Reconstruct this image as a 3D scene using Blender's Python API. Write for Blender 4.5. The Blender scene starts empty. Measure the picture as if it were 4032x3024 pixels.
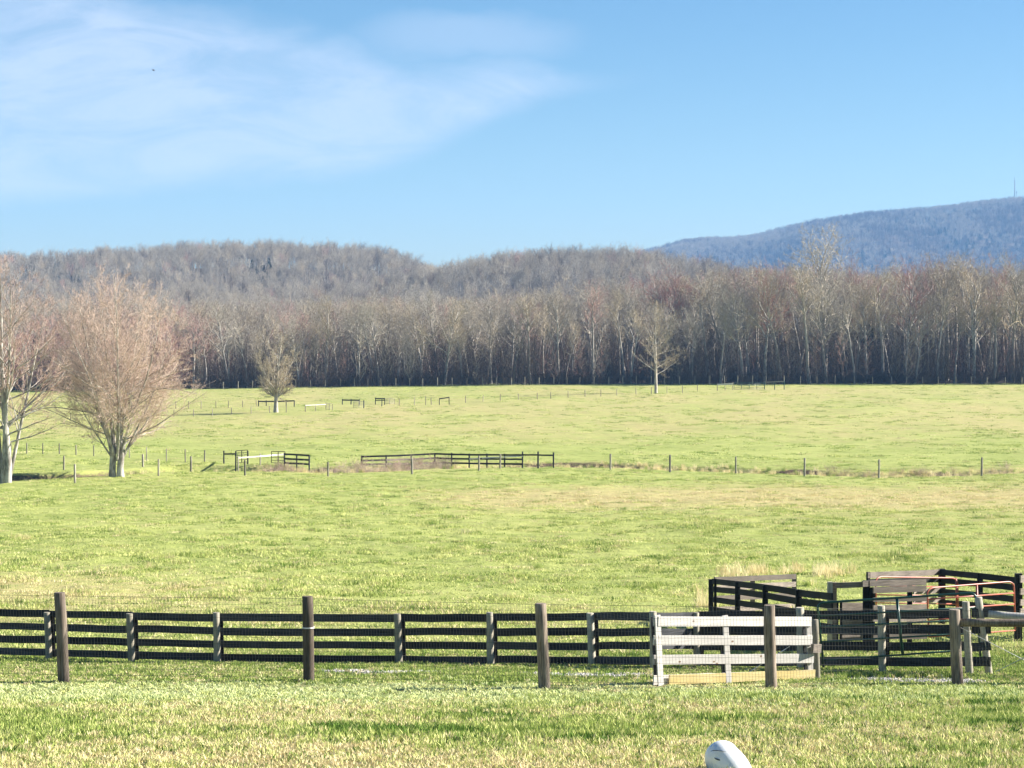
import bpy, math, random
import numpy as np
from mathutils import Vector
R = math.radians
C = bpy.context.scene.collection
scene = bpy.context.scene

# ------------------------------------------------------------------ camera, world, sun, exposure
F = 8600.0; PITCH = math.atan(162.0 / F); CZ = 12.0
cam_d = bpy.data.cameras.new('camera'); cam = bpy.data.objects.new('camera', cam_d); C.objects.link(cam)
cam.location = (0, 0, CZ); cam.rotation_euler = (R(90) - PITCH, 0, 0)
cam_d.sensor_width = 36; cam_d.lens = F / 4032 * 36; cam_d.clip_start = 0.5; cam_d.clip_end = 20000
scene.camera = cam
SUN_EL = R(29); SUN_BEHIND = R(12)           # sun to the right, a little behind the fences
sd = Vector((math.cos(SUN_BEHIND) * math.cos(SUN_EL), math.sin(SUN_BEHIND) * math.cos(SUN_EL), math.sin(SUN_EL)))
sun_d = bpy.data.lights.new('sun', 'SUN'); sun_d.energy = 5.0; sun_d.angle = R(0.5); sun_d.color = (1.0, 0.93, 0.82)
sun = bpy.data.objects.new('sun', sun_d); C.objects.link(sun)
sun.rotation_euler = sd.to_track_quat('Z', 'Y').to_euler()
scene.view_settings.view_transform = 'Standard'; scene.view_settings.look = 'None'
scene.view_settings.gamma = 1.0; scene.view_settings.exposure = 1.7

world = bpy.data.worlds.new('World'); scene.world = world; world.use_nodes = True
wn = world.node_tree; wn.nodes.clear()
def N(t, kind, **kw):
    n = t.nodes.new(kind)
    for k, v in kw.items():
        if k.startswith('i_'):
            n.inputs[int(k[2:])].default_value = v
        else: setattr(n, k, v)
    return n
def mth(t, op, a, b=None, c=None, clamp=False):
    n = t.nodes.new('ShaderNodeMath'); n.operation = op; n.use_clamp = clamp
    for i, s in enumerate((a, b, c)):
        if s is None: continue
        if isinstance(s, (int, float)): n.inputs[i].default_value = s
        else: t.links.new(s, n.inputs[i])
    return n.outputs[0]
def maprange(t, v, a, b, c=0.0, d=1.0, smooth=True):
    n = t.nodes.new('ShaderNodeMapRange'); n.interpolation_type = 'SMOOTHSTEP' if smooth else 'LINEAR'
    t.links.new(v, n.inputs[0])
    for i, x in enumerate((a, b, c, d)):
        if isinstance(x, (int, float)): n.inputs[i + 1].default_value = x
        else: t.links.new(x, n.inputs[i + 1])
    return n.outputs[0]
def mixc(t, f, a, b, mode='MIX'):
    n = t.nodes.new('ShaderNodeMix'); n.data_type = 'RGBA'; n.blend_type = mode
    for s, i in ((f, 0), (a, 6), (b, 7)):
        if isinstance(s, (int, float)): n.inputs[i].default_value = s
        elif isinstance(s, tuple): n.inputs[i].default_value = (*s, 1) if len(s) == 3 else s
        else: t.links.new(s, n.inputs[i])
    return n.outputs[2]
def noise(t, vec, scale, detail=4, rough=0.55, out=0, dist=0.0):
    n = t.nodes.new('ShaderNodeTexNoise'); n.inputs['Scale'].default_value = scale
    n.inputs['Detail'].default_value = detail; n.inputs['Roughness'].default_value = rough
    n.inputs['Distortion'].default_value = dist
    if vec is not None: t.links.new(vec, n.inputs['Vector'])
    return n.outputs[out]
def mapping(t, vec, scale=(1, 1, 1), loc=(0, 0, 0), rot=(0, 0, 0)):
    n = t.nodes.new('ShaderNodeMapping'); t.links.new(vec, n.inputs[0])
    n.inputs['Scale'].default_value = scale; n.inputs['Location'].default_value = loc; n.inputs['Rotation'].default_value = rot
    return n.outputs[0]
def curve(t, v, pts, lo, hi):
    """piecewise curve through (0..1, value) pts; value in lo..hi"""
    n = t.nodes.new('ShaderNodeFloatCurve'); t.links.new(v, n.inputs[1])
    cv = n.mapping.curves[0]
    pp = [(a, (b - lo) / (hi - lo)) for a, b in pts]
    cv.points[0].location = pp[0]; cv.points[1].location = pp[-1]
    for p in pp[1:-1]: cv.points.new(*p)
    n.mapping.update()
    return mth(t, 'MULTIPLY_ADD', n.outputs[0], hi - lo, lo)

sky = N(wn, 'ShaderNodeTexSky', sky_type='NISHITA', sun_disc=False)
sky.sun_elevation = SUN_EL; sky.sun_rotation = math.atan2(sd.x, sd.y)
sky.altitude = 600; sky.air_density = 1.0; sky.dust_density = 0.25; sky.ozone_density = 2.5
tc = N(wn, 'ShaderNodeTexCoord'); sep = N(wn, 'ShaderNodeSeparateXYZ'); wn.links.new(tc.outputs['Generated'], sep.inputs[0])
# thin cirrus, laid out by compass direction and height above the horizon
ys = mth(wn, 'MAXIMUM', sep.outputs[1], 0.05)
az = mth(wn, 'DIVIDE', sep.outputs[0], ys); el = mth(wn, 'DIVIDE', sep.outputs[2], ys)
cmb = N(wn, 'ShaderNodeCombineXYZ'); wn.links.new(az, cmb.inputs[0]); wn.links.new(el, cmb.inputs[1])
wob = noise(wn, mapping(wn, cmb.outputs[0], (12, 22, 1)), 1.0, 4, 0.6)
wob = mth(wn, 'MULTIPLY_ADD', wob, 0.034, -0.017)
az2 = mth(wn, 'ADD', az, wob); el2 = mth(wn, 'ADD', el, mth(wn, 'MULTIPLY', wob, 0.8))
t01 = mth(wn, 'MULTIPLY_ADD', az2, F / 6000.0, (2016 + 1500) / 6000.0, clamp=True)        # -1500..4500 px
def E(v): return (1350 - v) / F
def T(u): return (u + 1500) / 6000.0
bot = curve(wn, t01, [(0, E(900)), (T(0), E(850)), (T(700), E(780)), (T(1300), E(760)), (T(1600), E(690)), (T(1900), E(540)), (T(2350), E(390)), (1, E(300))], -0.2, 0.3)
top = curve(wn, t01, [(0, E(-900)), (T(0), E(-300)), (T(500), E(-60)), (T(900), E(10)), (T(1300), E(120)), (T(1700), E(225)), (T(2050), E(200)), (T(2360), E(285)), (1, E(420))], -0.2, 0.3)
mb = maprange(wn, mth(wn, 'SUBTRACT', el2, bot), 0.0, 0.016)
mt = maprange(wn, mth(wn, 'SUBTRACT', top, el2), -0.004, 0.020)
band = mth(wn, 'MULTIPLY', mb, mt)
st1 = noise(wn, mapping(wn, cmb.outputs[0], (12, 44, 1), rot=(0, 0, R(-14))), 1.0, 9, 0.66, dist=0.9)
st1 = maprange(wn, st1, 0.28, 0.66)
band = mth(wn, 'MULTIPLY', band, mth(wn, 'MULTIPLY_ADD', st1, 0.62, 0.38))
# small detached wisp up and to the right of the main one
dx = mth(wn, 'DIVIDE', mth(wn, 'SUBTRACT', az2, (1830 - 2016) / F), 0.052)
dy = mth(wn, 'DIVIDE', mth(wn, 'SUBTRACT', el2, E(150)), 0.012)
rr = mth(wn, 'ADD', mth(wn, 'POWER', mth(wn, 'ABSOLUTE', dx), 2), mth(wn, 'POWER', mth(wn, 'ABSOLUTE', dy), 2))
wisp = mth(wn, 'MULTIPLY', maprange(wn, rr, 1.5, 0.0), 0.40)
cl = mth(wn, 'MAXIMUM', band, wisp)
cl = mth(wn, 'MULTIPLY', cl, 0.72)
hs = N(wn, 'ShaderNodeHueSaturation'); hs.inputs['Saturation'].default_value = 1.28; hs.inputs['Value'].default_value = 0.82
wn.links.new(sky.outputs[0], hs.inputs['Color'])
SKYMIX = mixc(wn, cl, hs.outputs[0], (4.9, 5.5, 6.5))
bg = N(wn, 'ShaderNodeBackground'); wn.links.new(SKYMIX, bg.inputs[0]); bg.inputs[1].default_value = 0.050
wo = N(wn, 'ShaderNodeOutputWorld'); wn.links.new(bg.outputs[0], wo.inputs[0])

# ------------------------------------------------------------------ noise, terrain
def vnoise(x, y, seed=0):
    x = np.asarray(x, float); y = np.asarray(y, float)
    xi = np.floor(x).astype(np.int64); yi = np.floor(y).astype(np.int64); fx = x - xi; fy = y - yi
    fx = fx * fx * (3 - 2 * fx); fy = fy * fy * (3 - 2 * fy)
    def h(a, b):
        n = (a * 374761393 + b * 668265263 + seed * 1442695041) & 0xffffffff
        n = ((n ^ (n >> 13)) * 1274126177) & 0xffffffff
        return ((n ^ (n >> 16)) & 0xffff) / 65535.0
    return (h(xi, yi) * (1 - fx) + h(xi + 1, yi) * fx) * (1 - fy) + (h(xi, yi + 1) * (1 - fx) + h(xi + 1, yi + 1) * fx) * fy
def fbm(x, y, seed=0, o=4):
    s = 0; a = 0.5; t = 0
    for k in range(o):
        s = s + a * vnoise(np.asarray(x) * 2 ** k + 17.3 * k, np.asarray(y) * 2 ** k - 9.1 * k, seed + k); t += a; a *= 0.5
    return s / t
def sm(t): t = np.clip(t, 0, 1); return t * t * (3 - 2 * t)

DY = [-40, 0, 10, 20, 28, 34, 43, 50, 60, 80, 100, 130, 160, 180, 200, 240, 300, 360, 420, 520, 700, 900, 1000, 1400, 6000]
DD = [1.2, 1.75, 2.75, 3.89, 4.78, 5.36, 6.30, 7.0, 7.75, 8.46, 9.07, 9.68, 10.35, 10.67, 10.86, 10.88, 10.46, 9.2, 8.06, 7.2, 4.0, -3, -8, -8, 6]
def ru(pts, Yr): return np.array([(p[0] - 2016) / F * Yr for p in pts]), np.array([(1350 - p[1]) / F * Yr for p in pts])
RA = ru([(-2500, 1060), (-400, 1010), (0, 1004), (300, 990), (700, 962), (1000, 953), (1300, 960), (1500, 975), (1600, 1005), (1700, 1055), (1800, 1110), (2100, 1230), (3000, 1300)], 1300)
RB = ru([(900, 1290), (1400, 1160), (1600, 1092), (1750, 1062), (1900, 1025), (2050, 1005), (2300, 990), (2500, 995), (2700, 1022), (2900, 1062), (3200, 1085), (4400, 1100), (7000, 1150)], 1100)
RM = ru([(-3000, 1290), (1500, 1200), (2200, 1090), (2400, 1045), (2500, 1005), (2560, 987), (2700, 950), (2800, 943), (2900, 940), (3000, 925), (3100, 899), (3200, 876), (3400, 846), (3700, 824), (3850, 803), (4032, 785), (4600, 770), (8000, 830)], 4200)
CU = [-2000, 0, 250, 464, 700, 963, 1291, 1622, 1886, 2180, 2404, 2639, 2898, 3169, 3463, 3868, 4400, 6500]
CV = [1900, 1886, 1872, 1860, 1850, 1848, 1857, 1845, 1836, 1832, 1836, 1843, 1851, 1858, 1867, 1861, 1850, 1840]
def drop0(x, y):
    x = np.asarray(x, float); y = np.asarray(y, float)
    d = np.interp(y, DY, DD)
    side = np.interp(x, [-160, -98, -40, 5, 60], [2.0, 1.4, 0.55, 0.0, -0.05])
    return d + side * sm((y - 200) / 200) * (1 - sm((y - 600) / 300))
def v_of(x, y, z):
    a = math.atan2(CZ - z, y) - PITCH
    return 1512 + F * math.tan(a)
def z_of(v, Y): return CZ - Y * math.tan(PITCH + math.atan((v - 1512) / F))
def x_of(u, Y): return (u - 2016) / F * Y
_YS = np.concatenate([np.arange(12, 100, 0.1), np.arange(100, 460, 0.4)])
def G(u, v):
    """distance at which the smooth ground is seen at pixel (u, v)"""
    d = drop0((u - 2016) / F * _YS, _YS)
    vv = 1512 + F * np.tan(np.arctan2(d, _YS) - PITCH)
    i = np.argmax(vv <= v)
    if i == 0: return float(_YS[0] if vv[0] <= v else _YS[-1])
    a = (vv[i - 1] - v) / (vv[i - 1] - vv[i] + 1e-9)
    return float(_YS[i - 1] + a * (_YS[i] - _YS[i - 1]))
_cy = [G(u, v) for u, v in zip(CU, CV)]; _cx = [x_of(u, y) for u, y in zip(CU, _cy)]
def creek_y(x): return np.interp(x, _cx, _cy) + (fbm(np.asarray(x) / 9.0, 3.3, 5, 3) - 0.5) * 2.4
def ditch(x, y):
    w = 1.9 + 1.2 * fbm(np.asarray(x) / 7.0, 1.0, 8, 2)
    dep = np.interp(x, [-60, -38, -30, -22, 10, 20, 60], [1.0, 1.0, 0.8, 0.65, 0.55, 0.75, 1.05])
    t = (np.asarray(y) - creek_y(x)) / w
    return dep * (1 - sm((np.abs(t) - 0.35) / 0.75)) - 0.30 * np.exp(-((t - 1.6) / 0.7) ** 2) * (0.3 + vnoise(np.asarray(x) / 2.2, 7.7, 3))
def height(x, y, micro=True):
    x = np.asarray(x, float); y = np.asarray(y, float)
    z = CZ - drop0(x, y)
    n = (fbm(x / 16.0, y / 16.0, 1, 3) - 0.5) * 0.5 * sm((y - 60) / 60) * (1 - 0.8*sm((y - 380) / 60))
    z = z + n
    if micro:
        z = z + (fbm(x / 1.1, y / 1.1, 11, 3) - 0.5) * (0.05 + 0.17 * sm((y - 46) / 40)) * (1 - sm((y - 500) / 100))
    z = z - ditch(x, y)
    za = np.interp(x * 1300 / np.maximum(y, 1), RA[0], RA[1]) + CZ - 15
    zb = np.interp(x * 1100 / np.maximum(y, 1), RB[0], RB[1]) + CZ - 15
    zm = np.interp(x * 4200 / np.maximum(y, 1), RM[0], RM[1]) + CZ - 13
    rA = sm((y - 950) / 350) * (1 - sm((y - 1400) / 700)); rB = sm((y - 820) / 280) * (1 - sm((y - 1180) / 500))
    rM = sm((y - 2700) / 1500) ** 0.9
    rg = fbm(x / 120, y / 120, 21, 4) - 0.5
    zh = np.maximum(z + (za - z) * rA, z + (zb - z) * rB)
    zh = np.where(y > 800, zh + rg * 12 * sm((y - 800) / 150) * (1 - 0.7 * np.maximum(rA, rB) ** 3), z)
    rgm = (fbm(x / 420, y / 420, 31, 5) - 0.5)
    zh = np.where(y > 2500, np.maximum(zh, z + (zm - z) * rM + (rgm - .3) * 300 * rM * (1 - rM ** 3)), zh)
    return zh
def gz(x, y, micro=True): return float(height(np.array([x]), np.array([y]), micro)[0])

# ------------------------------------------------------------------ helpers
def tag(o, label=None, cat=None, group=None, kind=None):
    if label: o['label'] = label
    if cat: o['category'] = cat
    if group: o['group'] = group
    if kind: o['kind'] = kind
    return o
def empty(name, loc, label, cat, group=None, rz=0):
    o = bpy.data.objects.new(name, None); C.objects.link(o); o.location = loc; o.rotation_euler = (0, 0, rz)
    o.empty_display_size = 0.2
    return tag(o, label, cat, group)
class MB:
    def __init__(s, smooth=False): s.v = []; s.f = []; s.smooth = smooth
    def box(s, a, b, h, th, up=(0, 0, 1), seg=1, warp=0.0, rnd=None):
        """plank from a to b, h tall along up, th thick"""
        a = Vector(a); b = Vector(b); d = (b - a); L = d.length
        if L < 1e-6: return
        d.normalize(); up = Vector(up); side = d.cross(up)
        if side.length < 1e-4: side = d.cross(Vector((0, 1, 0)))
        side.normalize(); up = side.cross(d).normalized()
        k = len(s.v)
        for i in range(seg + 1):
            p = a + d * (L * i / seg)
            if warp and 0 < i < seg: p = p + up * rnd.uniform(-warp, warp) + side * rnd.uniform(-warp, warp)
            for su, ss in ((-1, -1), (-1, 1), (1, 1), (1, -1)): s.v.append(p + up * (su * h / 2) + side * (ss * th / 2))
        for i in range(seg):
            q = k + 4 * i
            for j in range(4): s.f.append((q + j, q + (j + 1) % 4, q + 4 + (j + 1) % 4, q + 4 + j))
        s.f.append((k + 3, k + 2, k + 1, k)); q = k + 4 * seg; s.f.append((q, q + 1, q + 2, q + 3))
    def tube(s, pts, rad, n=8, cap=True, jit=0.0, rnd=None):
        pts = [Vector(p) for p in pts]; m = len(pts)
        if not isinstance(rad, (list, tuple)): rad = [rad] * m
        k = len(s.v); ref = None
        for i, p in enumerate(pts):
            d = (pts[min(i + 1, m - 1)] - pts[max(i - 1, 0)]).normalized()
            if ref is None:
                ref = Vector((1, 0, 0)) if abs(d.x) < 0.8 else Vector((0, 0, 1))
            x = (ref - d * ref.dot(d)).normalized(); y = d.cross(x); ref = x
            for j in range(n):
                an = 2 * math.pi * j / n; r = rad[i] * (1 + (rnd.uniform(-jit, jit) if jit else 0))
                s.v.append(p + x * (math.cos(an) * r) + y * (math.sin(an) * r))
        for i in range(m - 1):
            for j in range(n):
                a = k + i * n + j; b = k + i * n + (j + 1) % n
                s.f.append((a, b, b + n, a + n))
        if cap:
            s.f.append(tuple(k + j for j in range(n))[::-1]); q = k + (m - 1) * n; s.f.append(tuple(q + j for j in range(n)))
    def build(s, name, mat, parent=None, link=True):
        me = bpy.data.meshes.new(name)
        o = bpy.data.objects.new(name, me)
        off = Vector(parent.location) if parent is not None else Vector((0, 0, 0))
        me.from_pydata([tuple(v - off) if parent is not None else tuple(v) for v in s.v], [], s.f); me.update()
        if mat: me.materials.append(mat)
        if s.smooth: me.shade_smooth() if hasattr(me, 'shade_smooth') else None
        if link: C.objects.link(o)
        if parent is not None: o.parent = parent
        return o

# ------------------------------------------------------------------ materials
def newmat(name):
    m = bpy.data.materials.new(name); m.use_nodes = True; t = m.node_tree; t.nodes.clear()
    out = N(t, 'ShaderNodeOutputMaterial'); return m, t, out
def princ(t, out, col, rough=0.85, spec=0.3, metal=0.0, bump=None, bstr=0.3, bdist=0.01):
    p = N(t, 'ShaderNodeBsdfPrincipled'); p.inputs['Roughness'].default_value = rough; p.inputs['Metallic'].default_value = metal
    p.inputs['Specular IOR Level'].default_value = spec
    if isinstance(col, tuple): p.inputs['Base Color'].default_value = (*col, 1)
    else: t.links.new(col, p.inputs['Base Color'])
    if bump is not None:
        b = N(t, 'ShaderNodeBump'); b.inputs['Strength'].default_value = bstr; b.inputs['Distance'].default_value = bdist
        t.links.new(bump, b.inputs['Height']); t.links.new(b.outputs[0], p.inputs['Normal'])
    t.links.new(p.outputs[0], out.inputs[0]); return p
def wood(name, c1, c2, grain=(2.5, 2.5, 40), rough=0.9, knots=None, knotc=(0.12, 0.06, 0.03)):
    m, t, out = newmat(name); tc = N(t, 'ShaderNodeTexCoord')
    g = noise(t, mapping(t, tc.outputs['Object'], grain), 1.0, 5, 0.65)
    big = noise(t, tc.outputs['Object'], 1.3, 3)
    f = maprange(t, mth(t, 'ADD', mth(t, 'MULTIPLY', g, 0.65), mth(t, 'MULTIPLY', big, 0.35)), 0.36, 0.64)
    oi = N(t, 'ShaderNodeObjectInfo'); col = mixc(t, f, c1, c2)
    col = mixc(t, mth(t, 'MULTIPLY', oi.outputs['Random'], 0.85), col, tuple(x * 0.5 for x in c1))
    if knots:
        vo = N(t, 'ShaderNodeTexVoronoi'); vo.inputs['Scale'].default_value = knots; t.links.new(mapping(t, tc.outputs['Object'], (1, 1, 1.6)), vo.inputs['Vector'])
        col = mixc(t, maprange(t, vo.outputs['Distance'], 0.055, 0.03), col, knotc)
    princ(t, out, col, rough, 0.2, bump=g, bstr=0.5, bdist=0.006); return m
M = {}
M['dark_wood'] = wood('dark_wood', (0.020, 0.023, 0.028), (0.085, 0.088, 0.095), (2.0, 2.0, 55))  # dark bluish tone carries the shade on the fence's near face
M['black_wood'] = wood('black_wood', (0.010, 0.010, 0.011), (0.035, 0.033, 0.032), (2.0, 2.0, 55))  # near-black, so pen boards turned from the sun carry their shade in colour
M['grey_wood'] = wood('grey_wood', (0.12, 0.105, 0.09), (0.32, 0.27, 0.23), (3.0, 3.0, 60), knots=2.4)
M['post_wood'] = wood('post_wood', (0.10, 0.08, 0.062), (0.36, 0.295, 0.235), (45, 45, 3.0))
M['pale_post'] = wood('pale_post', (0.30, 0.28, 0.22), (0.55, 0.50, 0.40), (45, 45, 3.0))
M['gate_wood'] = wood('gate_wood', (0.60, 0.57, 0.54), (0.80, 0.77, 0.72), (2.5, 2.5, 50), knots=1.7, knotc=(0.2, 0.13, 0.08))
M['new_wood'] = wood('new_wood', (0.66, 0.52, 0.22), (0.82, 0.70, 0.38), (2.5, 2.5, 50), knots=1.7, knotc=(0.3, 0.15, 0.06))
M['white_wood'] = wood('white_wood', (0.50, 0.48, 0.44), (0.78, 0.76, 0.72), (4, 4, 30))
M['far_post'] = wood('far_post', (0.30, 0.26, 0.20), (0.55, 0.49, 0.38), (20, 20, 2))
M['creek_post'] = wood('creek_post', (0.22, 0.20, 0.16), (0.50, 0.46, 0.38), (20, 20, 2))
def metal(name, c1, c2, rough=0.45, sc=9):
    m, t, out = newmat(name); tc = N(t, 'ShaderNodeTexCoord')
    n = noise(t, tc.outputs['Object'], sc, 5, 0.7)
    princ(t, out, mixc(t, maprange(t, n, 0.45, 0.68), c1, c2), rough, 0.5); return m
M['wire'] = metal('wire', (0.035, 0.04, 0.03), (0.07, 0.065, 0.05), 0.7)
M['bright_wire'] = metal('bright_wire', (0.62, 0.62, 0.60), (0.78, 0.78, 0.76), 0.5)
M['red_paint'] = metal('red_paint', (0.40, 0.095, 0.06), (0.26, 0.08, 0.055), 0.4)
M['green_paint'] = metal('green_paint', (0.015, 0.065, 0.05), (0.02, 0.05, 0.04), 0.3)
M['rope'] = metal('rope', (0.8, 0.8, 0.78), (0.7, 0.7, 0.68), 0.8)
M['white_plastic'] = metal('white_plastic', (0.80, 0.82, 0.84), (0.72, 0.75, 0.78), 0.35, 14)
M['aqua_plastic'] = metal('aqua_plastic', (0.25, 0.66, 0.58), (0.34, 0.72, 0.66), 0.35, 14)
M['slot_shade'] = metal('slot_shade', (0.03, 0.05, 0.08), (0.05, 0.06, 0.09), 0.6, 14)

def bark(name, c1, c2, sc=3.0):
    m, t, out = newmat(name); tc = N(t, 'ShaderNodeTexCoord'); oi = N(t, 'ShaderNodeObjectInfo')
    n = noise(t, mapping(t, tc.outputs['Object'], (sc, sc, sc * 0.35)), 1.0, 4, 0.7)
    col = mixc(t, maprange(t, n, 0.35, 0.65), c1, c2)
    col = mixc(t, mth(t, 'MULTIPLY_ADD', oi.outputs['Random'], 0.4, 0.0), col, tuple(x * 0.55 for x in c1))
    princ(t, out, col, 0.95, 0.15); return m
def twig(name, c1, c2):
    m, t, out = newmat(name); oi = N(t, 'ShaderNodeObjectInfo'); tc = N(t, 'ShaderNodeTexCoord')
    n = noise(t, tc.outputs['Object'], 0.6, 3)
    col = mixc(t, maprange(t, mth(t, 'ADD', mth(t, 'MULTIPLY', n, 0.6), mth(t, 'MULTIPLY', oi.outputs['Random'], 0.4)), 0.3, 0.7), c1, c2)
    d = N(t, 'ShaderNodeBsdfDiffuse'); t.links.new(col, d.inputs[0]); t.links.new(d.outputs[0], out.inputs[0]); return m
M['bark_pale'] = bark('bark_pale', (0.20, 0.18, 0.155), (0.62, 0.59, 0.53), 2.5)
M['bark_grey'] = bark('bark_grey', (0.28, 0.25, 0.21), (0.52, 0.48, 0.42), 2.5)
M['twig_grey'] = twig('twig_grey', (0.32, 0.285, 0.23), (0.48, 0.43, 0.35))
M['twig_tan'] = twig('twig_tan', (0.36, 0.30, 0.215), (0.52, 0.44, 0.32))
M['twig_red'] = twig('twig_red', (0.40, 0.235, 0.20), (0.50, 0.32, 0.27))
M['twig_rust'] = twig('twig_rust', (0.46, 0.325, 0.27), (0.62, 0.49, 0.41))

M['brush_dark'] = twig('brush_dark', (0.07, 0.055, 0.045), (0.13, 0.10, 0.08))
def grassmat(name, c1, c2, trans=0.18):
    m, t, out = newmat(name); oi = N(t, 'ShaderNodeObjectInfo'); g = N(t, 'ShaderNodeNewGeometry')
    n = noise(t, g.outputs['Position'], 0.9, 3)
    f = mth(t, 'ADD', mth(t, 'MULTIPLY', n, 0.5), mth(t, 'MULTIPLY', oi.outputs['Random'], 0.5))
    col = mixc(t, maprange(t, f, 0.25, 0.75), c1, c2)
    d = N(t, 'ShaderNodeBsdfDiffuse'); t.links.new(col, d.inputs[0])
    tr = N(t, 'ShaderNodeBsdfTranslucent'); t.links.new(col, tr.inputs[0])
    mx = N(t, 'ShaderNodeMixShader'); mx.inputs[0].default_value = trans
    t.links.new(d.outputs[0], mx.inputs[1]); t.links.new(tr.outputs[0], mx.inputs[2]); t.links.new(mx.outputs[0], out.inputs[0]); return m
M['g_green'] = grassmat('blade_green', (0.22, 0.30, 0.07), (0.38, 0.45, 0.13))
M['g_yellow'] = grassmat('blade_yellow_green', (0.46, 0.50, 0.17), (0.64, 0.65, 0.27))
M['g_dry'] = grassmat('blade_dry', (0.58, 0.50, 0.26), (0.76, 0.66, 0.40))
M['g_deep'] = grassmat('blade_deep_green', (0.09, 0.17, 0.03), (0.16, 0.25, 0.055))
M['g_pale'] = grassmat('blade_pale_green', (0.50, 0.56, 0.24), (0.70, 0.75, 0.40))
M['g_reed'] = grassmat('reed_straw', (0.62, 0.52, 0.28), (0.84, 0.74, 0.46), 0.3)

def ground_mat():
    m, t, out = newmat('ground_cover')
    g = N(t, 'ShaderNodeNewGeometry'); P = g.outputs['Position']
    at = N(t, 'ShaderNodeAttribute', attribute_name='cover'); sp = N(t, 'ShaderNodeSeparateColor'); t.links.new(at.outputs['Color'], sp.inputs[0])
    dry, soil_shade, litter = sp.outputs
    n1 = noise(t, P, 0.09, 5, 0.6); n2 = noise(t, P, 0.9, 5, 0.65); n3 = noise(t, P, 7.0, 4, 0.7)
    n4 = noise(t, mapping(t, P, (0.35, 1.2, 1)), 1.0, 4, 0.6)
    grn = mixc(t, maprange(t, n2, 0.3, 0.7), (0.235, 0.28, 0.070), (0.33, 0.365, 0.115))
    grn = mixc(t, maprange(t, n1, 0.42, 0.66), grn, (0.35, 0.38, 0.12))
    tan = mixc(t, maprange(t, n3, 0.3, 0.7), (0.33, 0.29, 0.12), (0.47, 0.41, 0.19))
    dd = mth(t, 'ADD', dry, mth(t, 'MULTIPLY_ADD', n4, 0.9, -0.45))
    col = mixc(t, maprange(t, dd, 0.36, 0.78), grn, tan)
    # shade of tufts and hollows, painted as dark green clumps and streaks
    clump = maprange(t, n3, 0.60, 0.72); c2 = maprange(t, n4, 0.57, 0.70)
    col = mixc(t, mth(t, 'MULTIPLY', clump, 0.5), col, (0.085, 0.13, 0.028))
    col = mixc(t, mth(t, 'MULTIPLY', c2, 0.38), col, (0.10, 0.16, 0.032))
    so = mixc(t, maprange(t, n3, 0.35, 0.65), (0.055, 0.042, 0.028), (0.17, 0.125, 0.08))  # earth tone, darkened to carry the shade of the ditch bank
    col = mixc(t, maprange(t, mth(t, 'ADD', soil_shade, mth(t, 'MULTIPLY_ADD', n3, 0.6, -0.3)), 0.4, 0.6), col, so)
    li = mixc(t, maprange(t, n2, 0.35, 0.65), (0.075, 0.058, 0.045), (0.15, 0.115, 0.09))
    col = mixc(t, maprange(t, mth(t, 'ADD', litter, mth(t, 'MULTIPLY_ADD', n2, 0.4, -0.2)), 0.4, 0.6), col, li)
    gr = mixc(t, maprange(t, noise(t, P, 26.0, 2), 0.35, 0.65), (0.34, 0.32, 0.28), (0.58, 0.56, 0.52))
    col = mixc(t, maprange(t, mth(t, 'ADD', at.outputs['Alpha'], mth(t, 'MULTIPLY_ADD', n3, 0.5, -0.25)), 0.4, 0.6), col, gr)
    f5 = noise(t, mapping(t, P, (0.10, 0.55, 1)), 1.0, 5, 0.6); col = mixc(t, mth(t, 'MULTIPLY', maprange(t, f5, 0.56, 0.68), 0.30), col, (0.16, 0.21, 0.045))  # longer streaks of tussock shade painted across the pasture
    # thatch and bare earth between lawn blades, darkened as shade in the gaps
    px = N(t, 'ShaderNodeSeparateXYZ'); t.links.new(P, px.inputs[0])
    col = mixc(t, mth(t, 'MULTIPLY', maprange(t, px.outputs[1], 48, 42), mth(t, 'SUBTRACT', 0.8, at.outputs['Alpha'], clamp=True)), col, (0.075, 0.075, 0.03))
    bm = mth(t, 'ADD', mth(t, 'MULTIPLY', n3, 0.5), n2)
    princ(t, out, col, 0.95, 0.1, bump=bm, bstr=0.85, bdist=0.22); return m
M['ground'] = ground_mat()

# where the old gravel track shows, between the fences
def track_y(x): return np.interp(2016 + F * x / 39, [0, 1240, 1700, 2560, 3280, 3700, 4032], [39.8, 39.2, 38.6, 37.4, 36.2, 35.8, 35.6])
def track_d(x): return np.interp(2016 + F * x / 39, [0, 1200, 1330, 1650, 1780, 1980, 2150, 2500, 2620, 3230, 3300, 3650, 3760, 4500], [.08, .1, 1, 1, .15, .15, 1, 1, .3, .3, 1, 1, .1, .1])
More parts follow.
